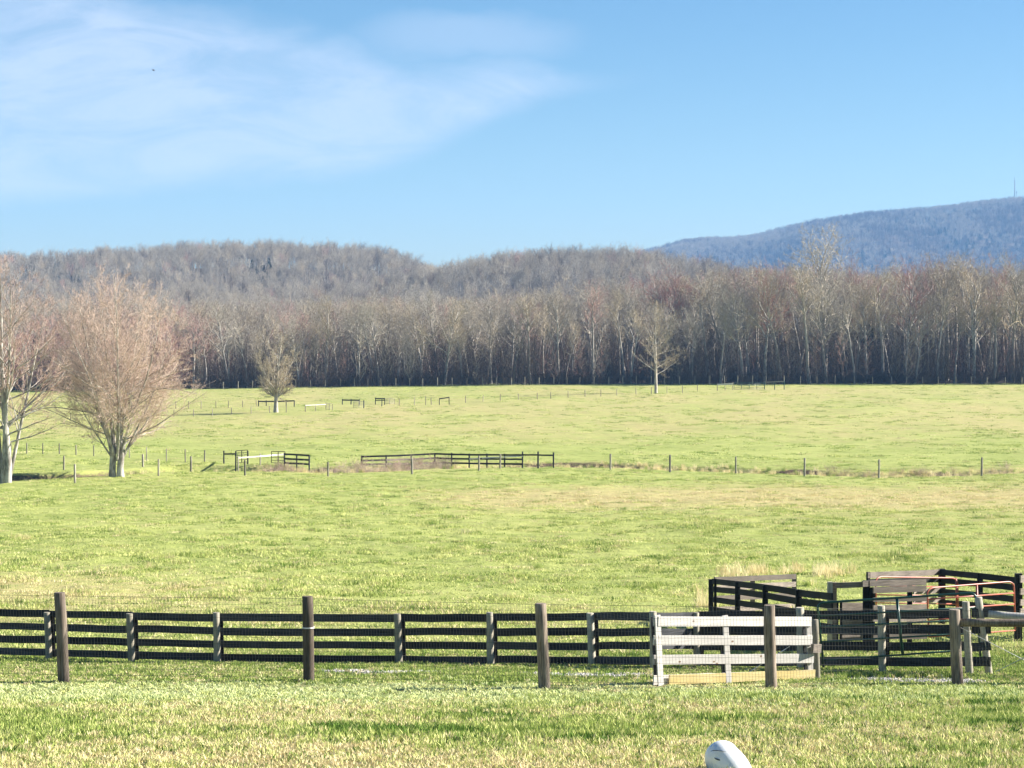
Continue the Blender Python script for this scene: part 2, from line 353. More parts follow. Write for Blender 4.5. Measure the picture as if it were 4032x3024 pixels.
# ------------------------------------------------------------------ ground sheet
def build_ground():
    ys = [-40.0]
    while ys[-1] < 12: ys.append(ys[-1] + 1.5)
    while ys[-1] < 470: ys.append(ys[-1] * 1.0036)
    while ys[-1] < 5000: ys.append(ys[-1] * 1.013)
    ys = np.array(ys); nc = 300
    tt = np.linspace(-1, 1, nc)
    hw = 0.36 * np.maximum(ys, 0) + 14 + 0.25 * np.maximum(ys - 500, 0)
    X = hw[:, None] * tt[None, :]; Y = np.repeat(ys[:, None], nc, 1)
    Z = height(X, Y)
    V = np.stack([X, Y, Z], -1).reshape(-1, 3); nr = len(ys)
    me = bpy.data.meshes.new('ground')
    i = np.arange(nr - 1)[:, None] * nc + np.arange(nc - 1)[None, :]
    Fc = np.stack([i, i + 1, i + 1 + nc, i + nc], -1).reshape(-1, 4)
    me.vertices.add(len(V)); me.vertices.foreach_set('co', V.ravel())
    me.loops.add(Fc.size); me.loops.foreach_set('vertex_index', Fc.ravel().astype(np.int32))
    me.polygons.add(len(Fc)); me.polygons.foreach_set('loop_start', np.arange(0, Fc.size, 4, dtype=np.int32))
    me.update(); me.validate(); me.shade_smooth()
    x = X.ravel(); y = Y.ravel()
    u = 2016 + F * x / np.maximum(y, 1)
    dry = 0.30 + 0.35 * (fbm(x / 9, y / 30, 41, 3) - 0.3)
    dry += 0.55 * np.exp(-((y - 140) / 14) ** 2) * sm((u - 1300) / 900)       # straw band before the creek, to the right
    dry += 0.30 * np.exp(-((y - 74) / 7) ** 2) * sm((1300 - u) / 900)
    dry += 0.22 * sm((y - 215) / 60) * (1 - sm((y - 400) / 30))
    dry += 0.16 * np.exp(-((y - 62) / 6) ** 2)
    dry += 0.20 * np.exp(-((y - 26) / 6) ** 2)
    dt = np.abs(y - creek_y(x)); dry += 0.4 * np.exp(-(dt / 3.2) ** 2) * sm((u - 800) / 400)
    soil_shade = 0.95 * np.interp(u, [0, 300, 500, 1000, 2200, 2500], [.9, .9, .5, .6, .8, 1]) * np.exp(-((y - creek_y(x) - 1.0) / 2.6) ** 4) * (0.15 + 1.1 * vnoise(x / 4, 2.2, 9))  # bare bank earth, widened so it also paints bank and tree shade
    for (pu, pv, rx, ry, a) in ((3010, 2975, .42, .35, .9), (1120, 2655, .5, .35, .75), (850, 2650, .4, .3, .6), (2950, 2862, .35, .3, .5), (1180, 2660, .5, .3, .6), (3650, 2500, 3.5, 2.0, .5), (1540, 1860, 4, 2, .3), (950, 1838, 4, 2, .4)):
        Y0 = G(pu, pv); X0 = x_of(pu, Y0); soil_shade += a * np.exp(-((x - X0) / rx) ** 2 - ((y - Y0) / ry) ** 2)
    litter = sm((y - (421 + 8 * fbm(x / 9, 1, 4, 3))) / 4)
    col = np.stack([np.clip(dry, 0, 1), np.clip(soil_shade, 0, 1), np.clip(litter, 0, 1), np.exp(-((y - track_y(x)) / .75) ** 2) * track_d(x) * .9], -1)
    a = me.color_attributes.new('cover', 'FLOAT_COLOR', 'POINT'); a.data.foreach_set('color', col.ravel().astype(np.float32))
    me.materials.append(M['ground'])
    o = bpy.data.objects.new('ground', me); C.objects.link(o); tag(o, 'rolling green pasture and lawn running back to the wooded hills', 'ground', kind='structure')
build_ground()
# water lying in the ditch
def water():
    m, t, out = newmat('creek_water'); g = N(t, 'ShaderNodeNewGeometry')
    princ(t, out, (0.05, 0.06, 0.04), 0.08, 0.5, bump=noise(t, g.outputs['Position'], 2.0, 2), bstr=0.2, bdist=0.02)
    mb = MB(); xs = np.arange(-75, 78, 1.5)
    for i, x in enumerate(xs):
        c = float(creek_y(x)); z = gz(x, c, False) + 0.07
        mb.v += [Vector((x, c - 0.75, z)), Vector((x, c + 0.75, z))]
        if i: k = 2 * i; mb.f.append((k - 2, k, k + 1, k - 1))
    tag(mb.build('creek', m), 'narrow creek at the bottom of the ditch across the pasture', 'creek', kind='structure')
water()

# ------------------------------------------------------------------ fences
rnd = random.Random(7)
def P3(u, v, Y): return Vector((x_of(u, Y), Y, z_of(v, Y)))
def post(parent, u, vt, Y, r, mat, ub=None, n=10, name='post', sink=0.25, vb=None):
    """round post: top at pixel (u, vt), foot in the ground (leaning if ub differs)"""
    xb = x_of(u if ub is None else ub, Y); xt = x_of(u, Y); zb = gz(xb, Y); zt = z_of(vt, Y)
    mb = MB(True); q = 5; pts = []; rr = []
    for i in range(q + 1):
        a = i / q; zz = (zb - sink) * (1 - a) + zt * a
        pts.append((xb * (1 - a) + xt * a + rnd.uniform(-.06, .06) * r, Y + rnd.uniform(-.06, .06) * r, zz)); rr.append(r * (1.05 - 0.08 * a + rnd.uniform(-.03, .03)))
    pts.append(tuple(Vector(pts[-1]) + Vector((0, 0, 0.006)))); rr.append(r * 0.9)
    mb.tube(pts, rr, n)
    o = mb.build(name, mat, parent)
    # flat top edge: keep the cap crisp
    for p in o.data.polygons:
        if len(p.vertices) > 4: p.use_smooth = False
    return o, Vector((xt, Y, zt))
def squarepost(parent, u, vt, Y, w, mat, ub=None, vb=None, name='post'):
    xb = x_of(u if ub is None else ub, Y); zb = gz(xb, Y) - .2 if vb is None else z_of(vb, Y)
    mb = MB(); mb.box((xb, Y, zb), (x_of(u, Y), Y, z_of(vt, Y)), w, w, up=(0, 1, 0)); return mb.build(name, mat, parent)
def board(parent, a, b, h, th, mat, name='board', seg=3, warp=0.006):
    mb = MB(); mb.box(a, b, h, th, seg=seg, warp=warp, rnd=rnd); return mb.build(name, mat, parent)

# --- near wire-mesh fence on round posts
def near_wire_fence():
    posts = [(-760, -745, 2345, 2672), (232, 250, 2334, 2690), (1210, 1214, 2349, 2687), (2128, 2147, 2377, 2714), (3030, 3043, 2384, 2711), (3762, 3778, 2401, 2699), (4560, 4570, 2405, 2700)]
    Ys = [G(ub, vb) for (_, ub, _, vb) in posts]
    root = empty('wire_fence', (x_of(posts[2][1], Ys[2]), Ys[2], gz(x_of(posts[2][1], Ys[2]), Ys[2])),
                 'welded wire mesh fence on stout round posts along the near lawn edge', 'fence')
    for i, (ut, ub, vt, vb) in enumerate(posts):
        o, top = post(root, ut, vt, Ys[i], 0.088 if i != 1 else 0.092, M['post_wood'], ub=ub, n=18)
        if i == 2:
            mb = MB(True)
            for dz, tl in ((0, .008), (-.022, -.006)):
                c = Vector((x_of(1212, Ys[2]), Ys[2], z_of(2468, Ys[2]) + dz))
                mb.tube([c + Vector((math.cos(a) * .096, math.sin(a) * .096, math.sin(a) * tl)) for a in [k * math.pi / 8 for k in range(17)]], .005, 5)
            mb.v = [v - root.location for v in mb.v]; mb.build('twine', M['rope'], o)
    tv = [2330, 2347, 2357, 2380, 2392, 2405, 2405]; bv = [2640, 2657, 2668, 2688, 2690, 2690, 2690]
    for i in range(len(posts) - 1):
        Ya, Yb = Ys[i] + .09, Ys[i + 1] + .09
        ua, ub_ = posts[i][0], posts[i + 1][0]
        A = [P3(ua, tv[i], Ya), P3(posts[i][1], bv[i], Ya)]; B = [P3(ub_, tv[i + 1], Yb), P3(posts[i + 1][1], bv[i + 1], Yb)]
        mb = MB(); n = max(3, int((B[0] - A[0]).length / .0508))
        sag = rnd.uniform(.0, .012)
        def pt(s, t):
            p = A[0].lerp(B[0], s).lerp(A[1].lerp(B[1], s), t)
            return p + Vector((0, .012 * math.sin(s * 9 + i), -sag * math.sin(math.pi * s) * (1 - t)))
        for k in range(13):
            t = k / 12; pts = [pt(s / 12, t) for s in range(13)]
            mb.tube(pts, 0.0021 if 0 < k < 12 else .0032, 3, cap=False)
        for k in range(1, n): mb.tube([pt(k / n, 0), pt(k / n, 1)], .002, 3, cap=False)
        mb.build('wire_mesh', M['wire'], root)
    # round brace rail and brace wires at the right-hand end
    Y5 = Ys[5]
    mb = MB(True); pts = []; rr = []
    for k in range(9):
        s = k / 8; pts.append(P3(3784 + s * 780, 2451 + 2 * math.sin(s * 5), Y5 + .02 * s)); rr.append(.066 * (1 + rnd.uniform(-.05, .05)))
    mb.tube(pts, rr, 12); mb.build('brace_rail', M['post_wood'], root)
    mb = MB(True)
    for a, b in (((3780, 2468), (4300, 2732)), ((3925, 2645), (4560, 2330))):
        mb.tube([P3(*a, Y5 + .1), P3(*b, Y5 + .1)], .006, 5)
    mb.build('brace_wire', M['bright_wire'], root)
near_wire_fence()

# --- four-board plank fence behind it
PU = [-900, 185, 855, 1570, 2330, 2560, 3475, 3860, 4400]
PB = [[2400, 2418, 2432, 2433, 2429, 2429, 2418, 2415, 2412], [2448, 2470, 2485, 2489, 2487, 2487, 2481, 2478, 2475],
      [2494, 2519, 2537, 2541, 2543, 2543, 2543, 2545, 2545], [2542, 2568, 2588, 2597, 2600, 2600, 2603, 2603, 2603]]
def plank_fence():
    ps = [(-560, 2388, 2578, .07), (-185, 2398, 2588, .07), (181, 190, 2412, 2597, .068), (505, 517, 2417, 2609, .07), (848, 853, 2413, 2613, .066), (1563, 1572, 2418, 2616, .068),
          (1927, 1934, 2412, 2620, .066), (2324, 2334, 2415, 2623, .07), (2572, 2578, 2409, 2640, .068), (2741, 2748, 2413, 2630, .062), (3152, 3160, 2393, 2640, .075), (3473, 3480, 2386, 2655, .066), (3806, 3826, 2370, 2662, .066)]
    ps = [(p[0], p[0], *p[1:]) if len(p) == 4 else p for p in ps]
    Yp = [G(p[1], p[3]) for p in ps]
    root = empty('plank_fence', (x_of(ps[5][1], Yp[5]), Yp[5], gz(x_of(ps[5][1], Yp[5]), Yp[5])), 'long dark four-board plank fence on round posts behind the wire mesh', 'fence')
    for i, p in enumerate(ps):
        post(root, p[0], p[2], Yp[i], p[4], M['pale_post'], ub=p[1], n=12)
        if i < len(ps) - 1 and i != 8:
            Y = Yp[i] + .13; uu = p[1] + 20
            vt = np.interp(uu, PU, PB[0]) - 14; vb = np.interp(uu, PU, PB[3]) + 20
            mb = MB(); mb.box(P3(uu - 5, vb, Y), P3(uu - 9, vt, Y), .10, .022, up=(0, 1, 0)); 
            # batten across the board ends
            mb = MB(); a = P3(uu - 5, vb, Y); b = P3(uu - 9, vt, Y); mb.box(a, b, .022, .11, up=(0, 1, 0)); mb.build('batten', M['black_wood'], root)
    xs = list(range(len(ps)))
    joints = [(-560, Yp[0])] + [(ps[i][1], Yp[i]) for i in range(1, len(ps))] + [(3905, Yp[-1] - .05)]
    for i in range(len(joints) - 1):
        (ua, Ya), (ub, Yb) = joints[i], joints[i + 1]
        for k in range(4):
            va = np.interp(ua, PU, PB[k]) + rnd.uniform(-3, 3); vb = np.interp(ub, PU, PB[k]) + rnd.uniform(-3, 3)
            a = P3(ua + 3, va, Ya + .095); b = P3(ub + 1, vb, Yb + .095 - .003 * (i % 2))
            hgt = .146 if ua < 2700 else .158
            board(root, a, b, hgt * rnd.uniform(.95, 1.04), .025, M['dark_wood'], warp=.012)
plank_fence()

def add_post_thing(name, label, cat, u, vt, Y, r, mat, ub=None, group=None, n=12):
    xb = x_of(u if ub is None else ub, Y); zb = gz(xb, Y)
    e = Vector((xb, Y, zb)); mb = MB(True); pts = []; rr = []
    for i in range(6):
        a = i / 5; pts.append((xb * (1 - a) + x_of(u, Y) * a, Y, (zb - .25) * (1 - a) + z_of(vt, Y) * a)); rr.append(r * (1.05 - .08 * a + rnd.uniform(-.03, .03)))
    mb.v = []; mb.tube([Vector(p) - e for p in pts], rr, n); o = mb.build(name, mat); o.location = e
    return tag(o, label, cat, group)
add_post_thing('gate_post', 'pale round post just past the open end of the white gate', 'post', 3212, 2440, 35.9, .056, M['pale_post'], ub=3222)
add_post_thing('gate_post', 'leaning pale round post right of the plank fence end', 'post', 3856, 2352, 37.4, .064, M['pale_post'], ub=3908)

# --- white wooden gate standing ajar
def white_gate():
    YL, YR = 33.95, 35.7
    def W(u, v, s, off=0.0):
        Y = YL + (YR - YL) * s + off
        return P3(u, v, Y)
    base = P3(2590, 2715, YL)
    root = empty('wooden_gate', base, 'pale bleached board gate standing ajar behind the wire mesh', 'gate')
    L = [(2448, 2449), (2536.5, 2537), (2577 + 20, 2596), (2690 - 16, 2657)]
    L = [(2446.5, 2447), (2521, 2521), (2598, 2592), (2678, 2655)]
    def s_of(u): return (u - 2588) / (3212 - 2588)
    hs = [.152, .152, .15, .148]
    for layer, off in ((0, -.03), (1, .045)):
        for k, (va, vb) in enumerate(L):
            ua = 2592 if not (layer == 0 and k == 3) else 2636
            ub = [3196, 3200, 3206, 3212][k]
            sa = s_of(ua); v0 = va + (vb - va) * sa
            a = W(ua, v0, sa, off); b = W(ub, vb, 1, off)
            if layer == 1: a = W(2574, va, -.02, off); b = W(ub - 8, vb, .99, off)
            board(root, a, b, hs[k], .024, (M['new_wood'] if (k == 3 and layer == 0) else M['gate_wood']) if layer == 0 else M['gate_wood'], warp=.003)
    ups = [(2590, 2422, 2604, 2702, 'f'), (2856, 2423, 2872, 2692, 'f'), (3186, 2440, 3196, 2694, 'b')]
    for (ut, vt, ub, vb, side) in ups:
        s = s_of(ub)
        off = -.055 if side == 'f' else .012
        mb = MB(); a = W(ub, vb, s, off); b = W(ut, vt, s, off)
        d = (W(3212, 2500, 1) - W(2588, 2500, 0)).normalized(); d.z = 0
        mb.box(a, b, .105, .024, up=tuple(d)); mb.build('upright', M['gate_wood'], root)
        mb = MB(); a = W(ub - 14, vb - 4, s, .074); b = W(ut - 14, vt + 6, s, .074); mb.box(a, b, .11, .024, up=tuple(d)); mb.build('upright', M['dark_wood'], root)
    mb = MB(); mb.tube([W(2935, 2657, .55, .1), W(3112, 2545, .84, .1)], .007, 5); mb.build('brace_cable', M['bright_wire'], root)
    mb = MB(); a = P3(3201, 2553, 35.55); b = P3(3232, 2553, 35.75); mb.box(a, b, .14, .05); mb.build('latch_block', M['grey_wood'], root)
white_gate()

# --- tube gates
def tube_gate(name, label, uL, YL, uR, YR, barsL, barsR, lean, verts, r, mat, group=None, corner=26, leftround=True, bot=None):
    base = P3(uL, barsL[-1], YL)
    root = empty(name, base, label, 'gate', group)
    def W(s, va, vb, du=0): return P3(uL + (uR - uL) * s + du, va + (vb - va) * s, YL + (YR - YL) * s)
    n = len(barsL); tl, tr = barsL[0], barsR[0]; bl, br = barsL[-1], barsR[-1]
    c = corner / (uR - uL)
    def lx(v): return lean * (v - tl) / (bl - tl)
    pts = [P3(uL + lx(bl), bl + (bot or 0), YL)]
    for k in range(6):
        a = k / 5 * math.pi / 2; pts.append(W(c * (1 - math.cos(math.pi / 2 - a + 0) * 0 - math.cos(a)) if False else c * (1 - math.cos(a)), tl + corner * .8 * (1 - math.sin(a)), tr + corner * .8 * (1 - math.sin(a))))
    for k in range(6):
        a = k / 5 * math.pi / 2; pts.append(W(1 - c * (1 - math.sin(a)), tl + corner * .8 * (1 - math.cos(a)), tr + corner * .8 * (1 - math.cos(a))))
    pts.append(P3(uR + lean * .8, br + (bot or 0), YR))
    mb = MB(True); mb.tube(pts, r, 8); mb.build('frame', mat, root)
    for i in range(1, n):
        mb = MB(True)
        a = W(.002, barsL[i], barsR[i], lx(barsL[i])); b = W(.998, barsL[i], barsR[i], lx(barsL[i]) * .8)
        mb.tube([a, b], r * .8, 7); mb.build('bar', mat, root)
    for s in verts:
        mb = MB(True); mb.tube([W(s, tl, tr), W(s, bl, br, lean)], r * 1.25, 7); mb.build('stay', mat, root)
    return root
tube_gate('tube_gate', 'dark green tubular farm gate leaning against the plank fence', 3222, 37.9, 3846, 37.6, [2374, 2425, 2468, 2527, 2600], [2334, 2392, 2440, 2492, 2556], 24, [.50], .021, M['green_paint'], bot=28)
tube_gate('tube_gate', 'red tubular farm gate in the pen, nearer of the two red gates', 3654, 50.0, 3996, 51.8, [2316, 2360, 2402, 2442, 2478, 2508], [2289, 2335, 2378, 2418, 2452, 2482], 8, [.57], .021, M['red_paint'], 'red gates in the pen')
tube_gate('tube_gate', 'red tubular farm gate behind the grey boards, farther of the two red gates', 3450, 54.5, 3774, 57, [2271, 2305, 2342, 2374, 2408], [2276, 2312, 2346, 2378, 2412], 4, [.98], .021, M['red_paint'], 'red gates in the pen')

# --- handling pens to the right
def alley():
    us = [2801, 2906, 3015, 3147, 3275]; vt = [2281, 2291, 2304, 2322, 2335]
    Yi = [1 / (1 / 61 + (1 / 46 - 1 / 61) * (u - 2801) / (3275 - 2801)) for u in us]
    root = empty('board_fence', (x_of(2801, 61), 61, gz(x_of(2801, 61), 61)), 'dark board fence of the cattle alley slanting down to the right', 'fence', 'board fences of the cattle pens')
    for i, u in enumerate(us[:-1]): squarepost(root, u, vt[i], Yi[i], .13, M['black_wood'])
    squarepost(root, 2818, 2279, 60.2, .07, M['black_wood'])
    cs = [[2289, 2300, 2314, 2335, 2349], [2319, 2330, 2345, 2369, 2383], [2361, 2374, 2389, 2412, 2426], [2400, 2414, 2432, 2456, 2472]]
    for i in range(4):
        for k in range(4):
            board(root, P3(us[i] + 6, cs[k][i], Yi[i] - .12), P3(us[i + 1] + 5, cs[k][i + 1], Yi[i + 1] - .12), .15, .04, M['black_wood'])
alley()
def lit_back():
    root = empty('board_fence', (x_of(3128, 65.5), 65.5, gz(x_of(3128, 65.5), 65.5)), 'grey weathered board fence behind the left end of the dark alley fence', 'fence', 'board fences of the cattle pens')
    squarepost(root, 3129, 2262, 65.7, .13, M['grey_wood'])
    squarepost(root, 2965, 2272, 63.4, .13, M['grey_wood'])
    for va, vb in ((2283, 2270), (2316, 2300), (2357, 2343), (2400, 2386)):
        board(root, P3(2815, va, 61.2), P3(3134, vb, 65.4), .15, .04, M['grey_wood'])
lit_back()
def chute():
    Y = 47.0
    root = empty('board_fence', (x_of(3280, Y), Y, gz(x_of(3280, Y), Y)), 'tall grey board chute wall in the middle of the pens', 'fence', 'board fences of the cattle pens')
    squarepost(root, 3270, 2291, Y, .10, M['pale_post']); squarepost(root, 3288, 2293, Y + .15, .09, M['grey_wood'])
    squarepost(root, 3413, 2286, Y + .1, .13, M['black_wood']); squarepost(root, 3437, 2313, Y + .05, .11, M['black_wood'])
    squarepost(root, 3585, 2300, Y + .9, .10, M['black_wood'])
    board(root, P3(3290, 2305, Y + .07), P3(3415, 2301, Y + .1), .12, .04, M['grey_wood'])
    for (a, b, c, d, h) in ((3398, 3648, 2299, 2292, .125), (3440, 3648, 2324, 2317, .13), (3440, 3650, 2361, 2358, .095), (3440, 3650, 2393, 2390, .11), (3440, 3650, 2438, 2436, .11), (3440, 3652, 2508, 2504, .12)):
        board(root, P3(a, c, Y - .03), P3(b, d, Y + .9), h, .04, M['grey_wood'])
    mb = MB(); a = P3(3313, 2448, Y + .3); b = P3(3422, 2448, Y + .75); mb.box(a, b, .83, .03); mb.build('panel', M['grey_wood'], root)
    for u in (3314, 3300): squarepost(root, u, 2368, Y + .3, .05, M['black_wood'])
chute()
def right_pen():
    root = empty('board_fence', (x_of(3712, 60), 60, gz(x_of(3712, 60), 60)), 'dark board fence round the back corner of the right pen', 'fence', 'board fences of the cattle pens')
    squarepost(root, 3421, 2252, 56, .09, M['black_wood']); squarepost(root, 3712, 2240, 60, .17, M['black_wood'])
    squarepost(root, 3862, 2257, 56.3, .13, M['black_wood']); squarepost(root, 4014, 2258, 52.6, .16, M['black_wood'])
    board(root, P3(3419, 2265, 55.9), P3(3706, 2253, 59.9), .155, .04, M['grey_wood'])
    board(root, P3(3419, 2291, 55.9), P3(3706, 2282, 59.9), .14, .04, M['black_wood'])
    board(root, P3(3600, 2330, 58.3), P3(3706, 2326, 59.9), .14, .04, M['grey_wood'])
    board(root, P3(3600, 2366, 58.3), P3(3706, 2362, 59.9), .14, .04, M['grey_wood'])
    for va, vm, vb in ((2252, 2268, 2287), (2285, 2299, 2316), (2328, 2344, 2362), (2371, 2385, 2402)):
        board(root, P3(3705, va, 59.9), P3(3862, vm, 56.2), .155, .04, M['black_wood']); board(root, P3(3860, vm, 56.25), P3(4014, vb, 52.4), .155, .04, M['black_wood'])
    for va, h in ((2280, .17), (2330, .15), (2372, .15), (2406, .12), (2450, .13)):
        board(root, P3(4020, va, 52.4), P3(4300, va - 10, 55), h, .04, M['grey_wood'])
right_pen()
def log():
    Y = 37.2; mb = MB(True); base = P3(3894, 2415, Y)
    pts = []; rr = []
    for k in range(8):
        s = k / 7; pts.append(P3(3896 + s * 420, 2417 + s * 40, Y - .3 * s) - base); rr.append(.062 + .02 * s + rnd.uniform(-.004, .004))
    mb.tube(pts, rr, 12); o = mb.build('white_rail', M['white_wood']); o.location = base
    tag(o, 'thick white rail running off to the right from beside the leaning post', 'rail')
log()

# --- creek fence, corral by the creek, distant fences
def run(name, label, posts, r, mat, group=None, wires=(1.15, .8, .45), rails=(), railmat=None, railh=.15, Yfix=None, square=False):
    Ys = [(Yfix[i] if Yfix else G(p[0], p[1])) for i, p in enumerate(posts)]
    x0 = x_of(posts[0][0], Ys[0])
    root = empty(name, (x0, Ys[0], gz(x0, Ys[0])), label, 'fence', group)
    tops = []
    for i, p in enumerate(posts):
        if square: squarepost(root, p[0], p[2], Ys[i], r * 2, mat)
        else: post(root, p[0], p[2], Ys[i], r * rnd.uniform(.9, 1.12), mat, ub=p[0] + rnd.uniform(-1, 1), n=8, sink=.5)
    if wires:
        mb = MB()
        for i in range(len(posts) - 1):
            for w in wires:
                a = P3(posts[i][0], 0, Ys[i]); b = P3(posts[i + 1][0], 0, Ys[i + 1])
                a.z = gz(a.x, a.y, False) + w; b.z = gz(b.x, b.y, False) + w
                mb.tube([a, b], .0022, 3, cap=False)
        mb.build('wire', M['wire'], root)
    for (i, j, va, vb, *rest) in rails:
        m = rest[0] if rest else railmat; h = rest[1] if len(rest) > 1 else railh
        a = P3(posts[i][0], va, Ys[i] - r - .02); b = P3(posts[j][0], vb, Ys[j] - r - .02)
        board(root, a, b, h, .035, m, name='rail', warp=.01)
    return root
# nearer creek fence, left of the corral
run('wire_fence', 'wire fence of pale wooden posts along the near creek bank', [(-420, 1940, 1870), (-60, 1915, 1846), (293, 1893, 1828), (623, 1871, 1808), (963, 1874, 1812), (1291, 1878, 1819), (1622, 1869, 1805), (1886, 1854, 1795)], .075, M['creek_post'])
run('wire_fence', 'wire fence with single posts running right along the creek to the frame edge', [(1970, 1846, 1788), (2404, 1849, 1787), (2639, 1855, 1791), (2898, 1864, 1798), (3169, 1871, 1803), (3463, 1880, 1809), (3868, 1872, 1801), (4330, 1865, 1795)], .075, M['creek_post'])
run('wire_fence', 'short run of pale posts between the creek bank and the big maple', [(-150, 1870, 1815), (250, 1848, 1795), (561, 1845, 1789), (751, 1848, 1797)], .08, M['creek_post'], wires=())
run('wire_fence', 'wire fence of thin posts beyond the creek behind the big maple', [(-60, 1790, 1742), (42, 1791, 1743), (104, 1791, 1744), (167, 1792, 1745), (232, 1794, 1746), (298, 1799, 1752), (368, 1801, 1754), (438, 1804, 1757), (508, 1808, 1760), (576, 1815, 1761), (654, 1817, 1767), (728, 1822, 1769), (805, 1822, 1773), (880, 1827, 1776)], .055, M['creek_post'])
c = .678
def q6(lst): return [(800 + x * c, 1700 + b * c, 1700 + t * c) for x, t, b in lst]
run('corral_fence', 'dark top-rail corral section at the left end of the creek corral', q6([(119, 110, 190), (188, 113, 218), (258, 112, 195)]), .06, M['dark_wood'], 'creek corral fences', wires=None, rails=[(0, 1, 1700 + 129 * c, 1700 + 129 * c, M['black_wood'], .13)])
run('corral_fence', 'corral section with one long bleached top rail', q6([(202, 140, 220), (330, 127, 208), (470, 122, 196)]), .06, M['creek_post'], 'creek corral fences', wires=None, rails=[(0, 1, 1700 + 152 * c, 1700 + 142 * c, M['white_wood'], .13), (1, 2, 1700 + 142 * c, 1700 + 131 * c, M['white_wood'], .13)])
run('corral_fence', 'dark three-rail corral section left of the scrubby gap', q6([(470, 125, 196), (542, 130, 198), (615, 135, 226)]), .065, M['dark_wood'], 'creek corral fences', wires=None,
    rails=[(0, 2, 1700 + a * c, 1700 + b * c, M['black_wood'], .15) for a, b in ((130, 138), (156, 164), (181, 189))], Yfix=[186, 184, 181])
pp = q6([(920, 138, 205), (1062, 135, 206), (1207, 132, 203), (1345, 124, 190), (1443, 122, 197), (1545, 127, 207), (1648, 127, 208), (1750, 128, 207), (1855, 115, 207), (1945, 115, 207), (2035, 120, 208)])
Yc = [186, 187, 189, 191, 191, 189, 188.5, 188, 187.5, 187.5, 187.5]
rr_ = []
lv = {0: (145, 168, 190), 1: (141, 164, 188), 2: (135, 160, 186), 3: (128, 153, 181), 4: (131, 156, 182), 5: (134, 158, 184), 6: (134, 158, 185), 7: (135, 159, 187), 8: (135, 160, 188)}
for i in range(8):
    for k in range(3): rr_.append((i, i + 1, 1700 + lv[i][k] * c, 1700 + lv[i + 1][k] * c, M['black_wood'] if k == 0 or i > 2 else M['grey_wood'], .15))
rr_ += [(8, 9, 1700 + 134 * c, 1700 + 135 * c, M['black_wood'], .13), (9, 10, 1700 + 135 * c, 1700 + 137 * c, M['black_wood'], .13), (5, 8, 1700 + 158 * c, 1700 + 140 * c, M['white_wood'], .10)]
run('corral_fence', 'long dark three-rail corral fence right of the scrubby gap', pp, .07, M['dark_wood'], 'creek corral fences', wires=None, rails=rr_, Yfix=Yc)
def small_gate(label, uL, uR, Y0, Y1, vs, vd, mat, r=.028, group=None):
    tube_gate('tube_gate', label, uL, Y0, uR, Y1, vs, [v + vd for v in vs], 0, [.5], r, mat, group, corner=3)
small_gate('dark tubular gate panel at the left end of the creek corral', 800 + 188 * c, 800 + 257 * c, 187, 188, [1775, 1784, 1793, 1802, 1812, 1822], -3, M['black_wood'])
small_gate('dark tubular gate panel in the middle of the left creek corral', 800 + 395 * c, 800 + 474 * c, 188, 187, [1777, 1788, 1800, 1812, 1822], 1, M['black_wood'])
# far fences
s4 = .7685
def q4(lst): return [(600 + x * s4, 1480 + b * s4, 1480 + t * s4) for x, t, b in lst]
run('wire_fence', 'far wire fence behind the small round tree', q4([(-260, 136, 172), (-180, 134, 170), (-100, 132, 168), (-30, 131, 167), (45, 131, 166), (120, 130, 166), (185, 130, 166), (250, 130, 165), (325, 129, 165), (390, 128, 165), (462, 127, 163), (532, 125, 158)]), .06, M['far_post'])
run('wire_fence', 'far wire fence passing in front of the small round tree', q4([(-420, 190, 226), (-300, 184, 220), (-190, 180, 216), (-90, 177, 213), (20, 174, 210), (110, 173, 209), (210, 172, 208), (307, 167, 207), (405, 163, 195), (505, 158, 196), (600, 155, 193), (686, 152, 190), (783, 148, 187)]), .06, M['far_post'])
run('corral_fence', 'far corral section with one dark rail behind the small round tree', q4([(543, 125, 160), (583, 125, 158), (630, 125, 158), (685, 123, 158), (727, 126, 160)]), .07, M['dark_wood'], 'far corral fences', wires=None, rails=[(0, 2, 1580, 1581, M['black_wood'], .2), (2, 4, 1581, 1578, M['black_wood'], .2)])
run('corral_fence', 'far corral section with one pale rail right of the small round tree', q4([(783, 148, 187), (835, 146, 180), (889, 138, 178)]), .06, M['far_post'], 'far corral fences', wires=None, rails=[(0, 2, 1596, 1592, M['white_wood'], .12)])
run('corral_fence', 'far corral section with a dark rail beside the third far gate panel', q4([(973, 118, 152), (1018, 118, 150), (1060, 120, 152), (1083, 125, 167)]), .07, M['dark_wood'], 'far corral fences', wires=None, rails=[(0, 2, 1575, 1576, M['black_wood'], .2)])
run('corral_fence', 'far corral section with two dark rails right of centre pens', q4([(1142, 112, 150), (1176, 115, 158), (1190, 113, 150)]), .06, M['dark_wood'], 'far corral fences', wires=None, rails=[(0, 2, 1569, 1570, M['black_wood'], .18), (0, 2, 1576, 1576, M['black_wood'], .14)])
run('corral_fence', 'isolated far two-post hitching frame with one dark rail', q4([(1470, 115, 147), (1520, 107, 145)]), .06, M['dark_wood'], 'far corral fences', wires=None, rails=[(0, 1, 1570, 1565, M['black_wood'], .18)])
for (a, b, t0, t1, lab) in ((889, 922, 140, 178, 'small far gate panel at the end of the pale rail'), (1031, 1085, 130, 166, 'small far gate panel below the dark rail'), (1190, 1240, 115, 146, 'small far gate panel right of the two dark rails')):
    Yg = G(600 + a * s4, 1480 + t1 * s4)
    small_gate(lab, 600 + a * s4, 600 + b * s4, Yg, Yg + 1, [1480 + (t0 + (t1 - t0) * k / 5) * s4 for k in range(6)], 2, M['creek_post'], r=.035)
